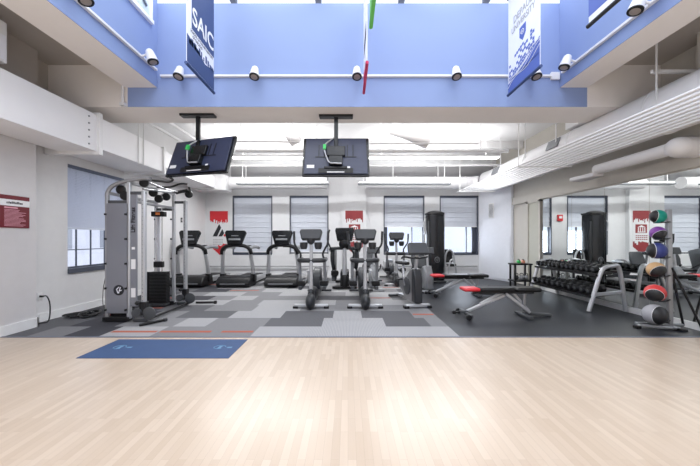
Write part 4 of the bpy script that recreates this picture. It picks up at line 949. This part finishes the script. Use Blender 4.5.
# ---------------------------------------------------------------- medicine ball tree
br = thing('medicine_ball_rack', 'silver upright medicine ball tree with black arms near the mirror', 'rack', (4.88,4.55,0))
q = MB().prism([(-.035,-.03),(.06,-.03),(.03,0),(.03,0)],'xy',0,0) if False else MB()
q.bar((0.0,0,.04),(-.02,0,1.80),.075,.05); q.build('post', M['silver'], br, bevel=.012)
MB().bar((-.50,-.02,.045),(.02,-.12,.03),.06,.04).bar((-.40,.12,.04),(.22,.02,.04),.06,.04).bar((-.05,-.15,.04),(-.05,.2,.04),.07,.04).build('base', M['silver'], br, bevel=.01)
each(MB().box(-.55,-.48,-.06,.02,0,.045).box(-.05,.06,-.2,-.08,0,.04), 'foot_cap', M['rubber'], br, bevel=.008)
MB().cyl((0,.0,1.0),(.24,.03,.03),.016,10).build('brace', M['black'], br)
MB().cyl((.01,-.02,.92),(.27,-.20,.02),.016,10).build('brace', M['black'], br)
balls = [(658,216.5,.100,(.0,.30,.22),(-.84,.30,.1),'green and black','top'),(658,233,.098,(.22,.05,.35),(-.08,-.63,-.6),'purple and black','second from the top'),
         (657,250.7,.120,(.035,.05,.22),(-.77,.37,0),'dark blue and black','third from the top'),(656,269.6,.113,(.62,.38,.18),(-.09,-.77,-.5),'tan and black','third from the bottom'),
         (655,293,.128,(.72,.05,.05),(-.66,-.55,-.35),'red and black','second from the bottom'),(655,314.5,.15,(.38,.38,.41),(.12,-.85,0),'grey and black','bottom')]
arms = MB()
for px, py, r, col, dv, cn, pos in balls:
    c = W(px,py,4.52)
    b = MB().ell((0,0,0),(r,r,r),28,18).build('medicine_ball', ball_mat('ball_'+cn.replace(' ','_'), col, dv, thr=.80 if r in (.128,) else .70)); b.location = c
    tag(b, '%s medicine ball, %s on the medicine ball tree' % (cn, pos), 'medicine ball')
    zl = c.z - r*.80 if r < .14 else c.z - r*.6
    rel = (c.x-4.88, c.y-4.55)
    a1 = r*.55
    for sy in (-1,1): arms.tube(catmull([(-.03,sy*.03,zl),(rel[0]+r*.6,rel[1]+sy*a1,zl-.01),(rel[0]-r*.1,rel[1]+sy*a1,zl-.01)],4),.010,8)
each(arms, 'ball_arm', M['black'], br)

# ---------------------------------------------------------------- yoga mat
t = thing('yoga_mat', 'blue yoga mat lying on the wood floor by the carpet edge', 'mat', (-2.21,3.72,0))
q = MB().prism([(-.865,-.33),(.86,-.33),(.865,.30),(-.86,.30)],'xy',0,.006); q.build('mat_sheet', M['mat'], t, smooth=False)
q = MB()
for cx_ in (-.62,.62):
    q.tube([(cx_+.07*math.cos(a*.4),.0+.07*math.sin(a*.4)*(1-.02*a),.007) for a in range(14)],.006,5)
    q.box(cx_-.02,cx_+.02,-.05,.05,.006,.0075); q.box(cx_+.09,cx_+.15,-.02,.02,.006,.0075)
each(q, 'mat_mark', M['matlogo'], t, smooth=False)

# ---------------------------------------------------------------- light
def area(name, loc, rot, sx, sy, power, col=(1,1,1)):
    l = bpy.data.lights.new(name, 'AREA'); l.shape = 'RECTANGLE'; l.size = sx; l.size_y = sy; l.energy = power; l.color = col
    o = bpy.data.objects.new(name, l); C.objects.link(o); o.location = loc; o.rotation_euler = [R(a) for a in rot]; return o
area('skylight_daylight', (.17,.6,5.58), (0,0,0), 6.6, 8.8, 610, (.97,.98,1))
for x in (-2.3,2.3):
    area('fluorescent_down', (x,8.3,3.55), (0,0,0), 3.2, .16, 90, (.98,.99,1))
    area('fluorescent_up', (x,8.3,3.68), (180,0,0), 3.2, .16, 26, (1,.99,.97))
    area('pendant_up', (x,9.3,3.12), (180,0,0), 2.8, .18, 20, (1,.99,.97))
area('front_up', (0,6.5,3.6), (180,0,0), 6, .3, 34, (1,.99,.97))
area('bounce_flash', (0,-1.2,.5), (180,0,0), 5, 2.5, 130, (1,.98,.95))  # added fill lamp behind the camera, lifts the beam undersides
for i, (a, b_) in enumerate(WX):
    if i >= 2: area('window_daylight', ((a+b_)/2, YB+.3, 1.25), (-90,0,0), 1.3, .8, 25, (.9,.95,1))
w = bpy.data.worlds.new('world'); bpy.context.scene.world = w; w.use_nodes = True
bg = w.node_tree.nodes['Background']; bg.inputs[0].default_value = (.80,.87,1,1); bg.inputs[1].default_value = 1.35
sc = bpy.context.scene
sc.view_settings.view_transform = 'Standard'; sc.view_settings.look = 'None'; sc.view_settings.exposure = .02; sc.view_settings.gamma = 1.03
try:
    sc.cycles.use_denoising = True; sc.cycles.max_bounces = 8; sc.cycles.diffuse_bounces = 4; sc.cycles.sample_clamp_indirect = 6
    sc.cycles.caustics_reflective = False; sc.cycles.caustics_refractive = False
except Exception: pass
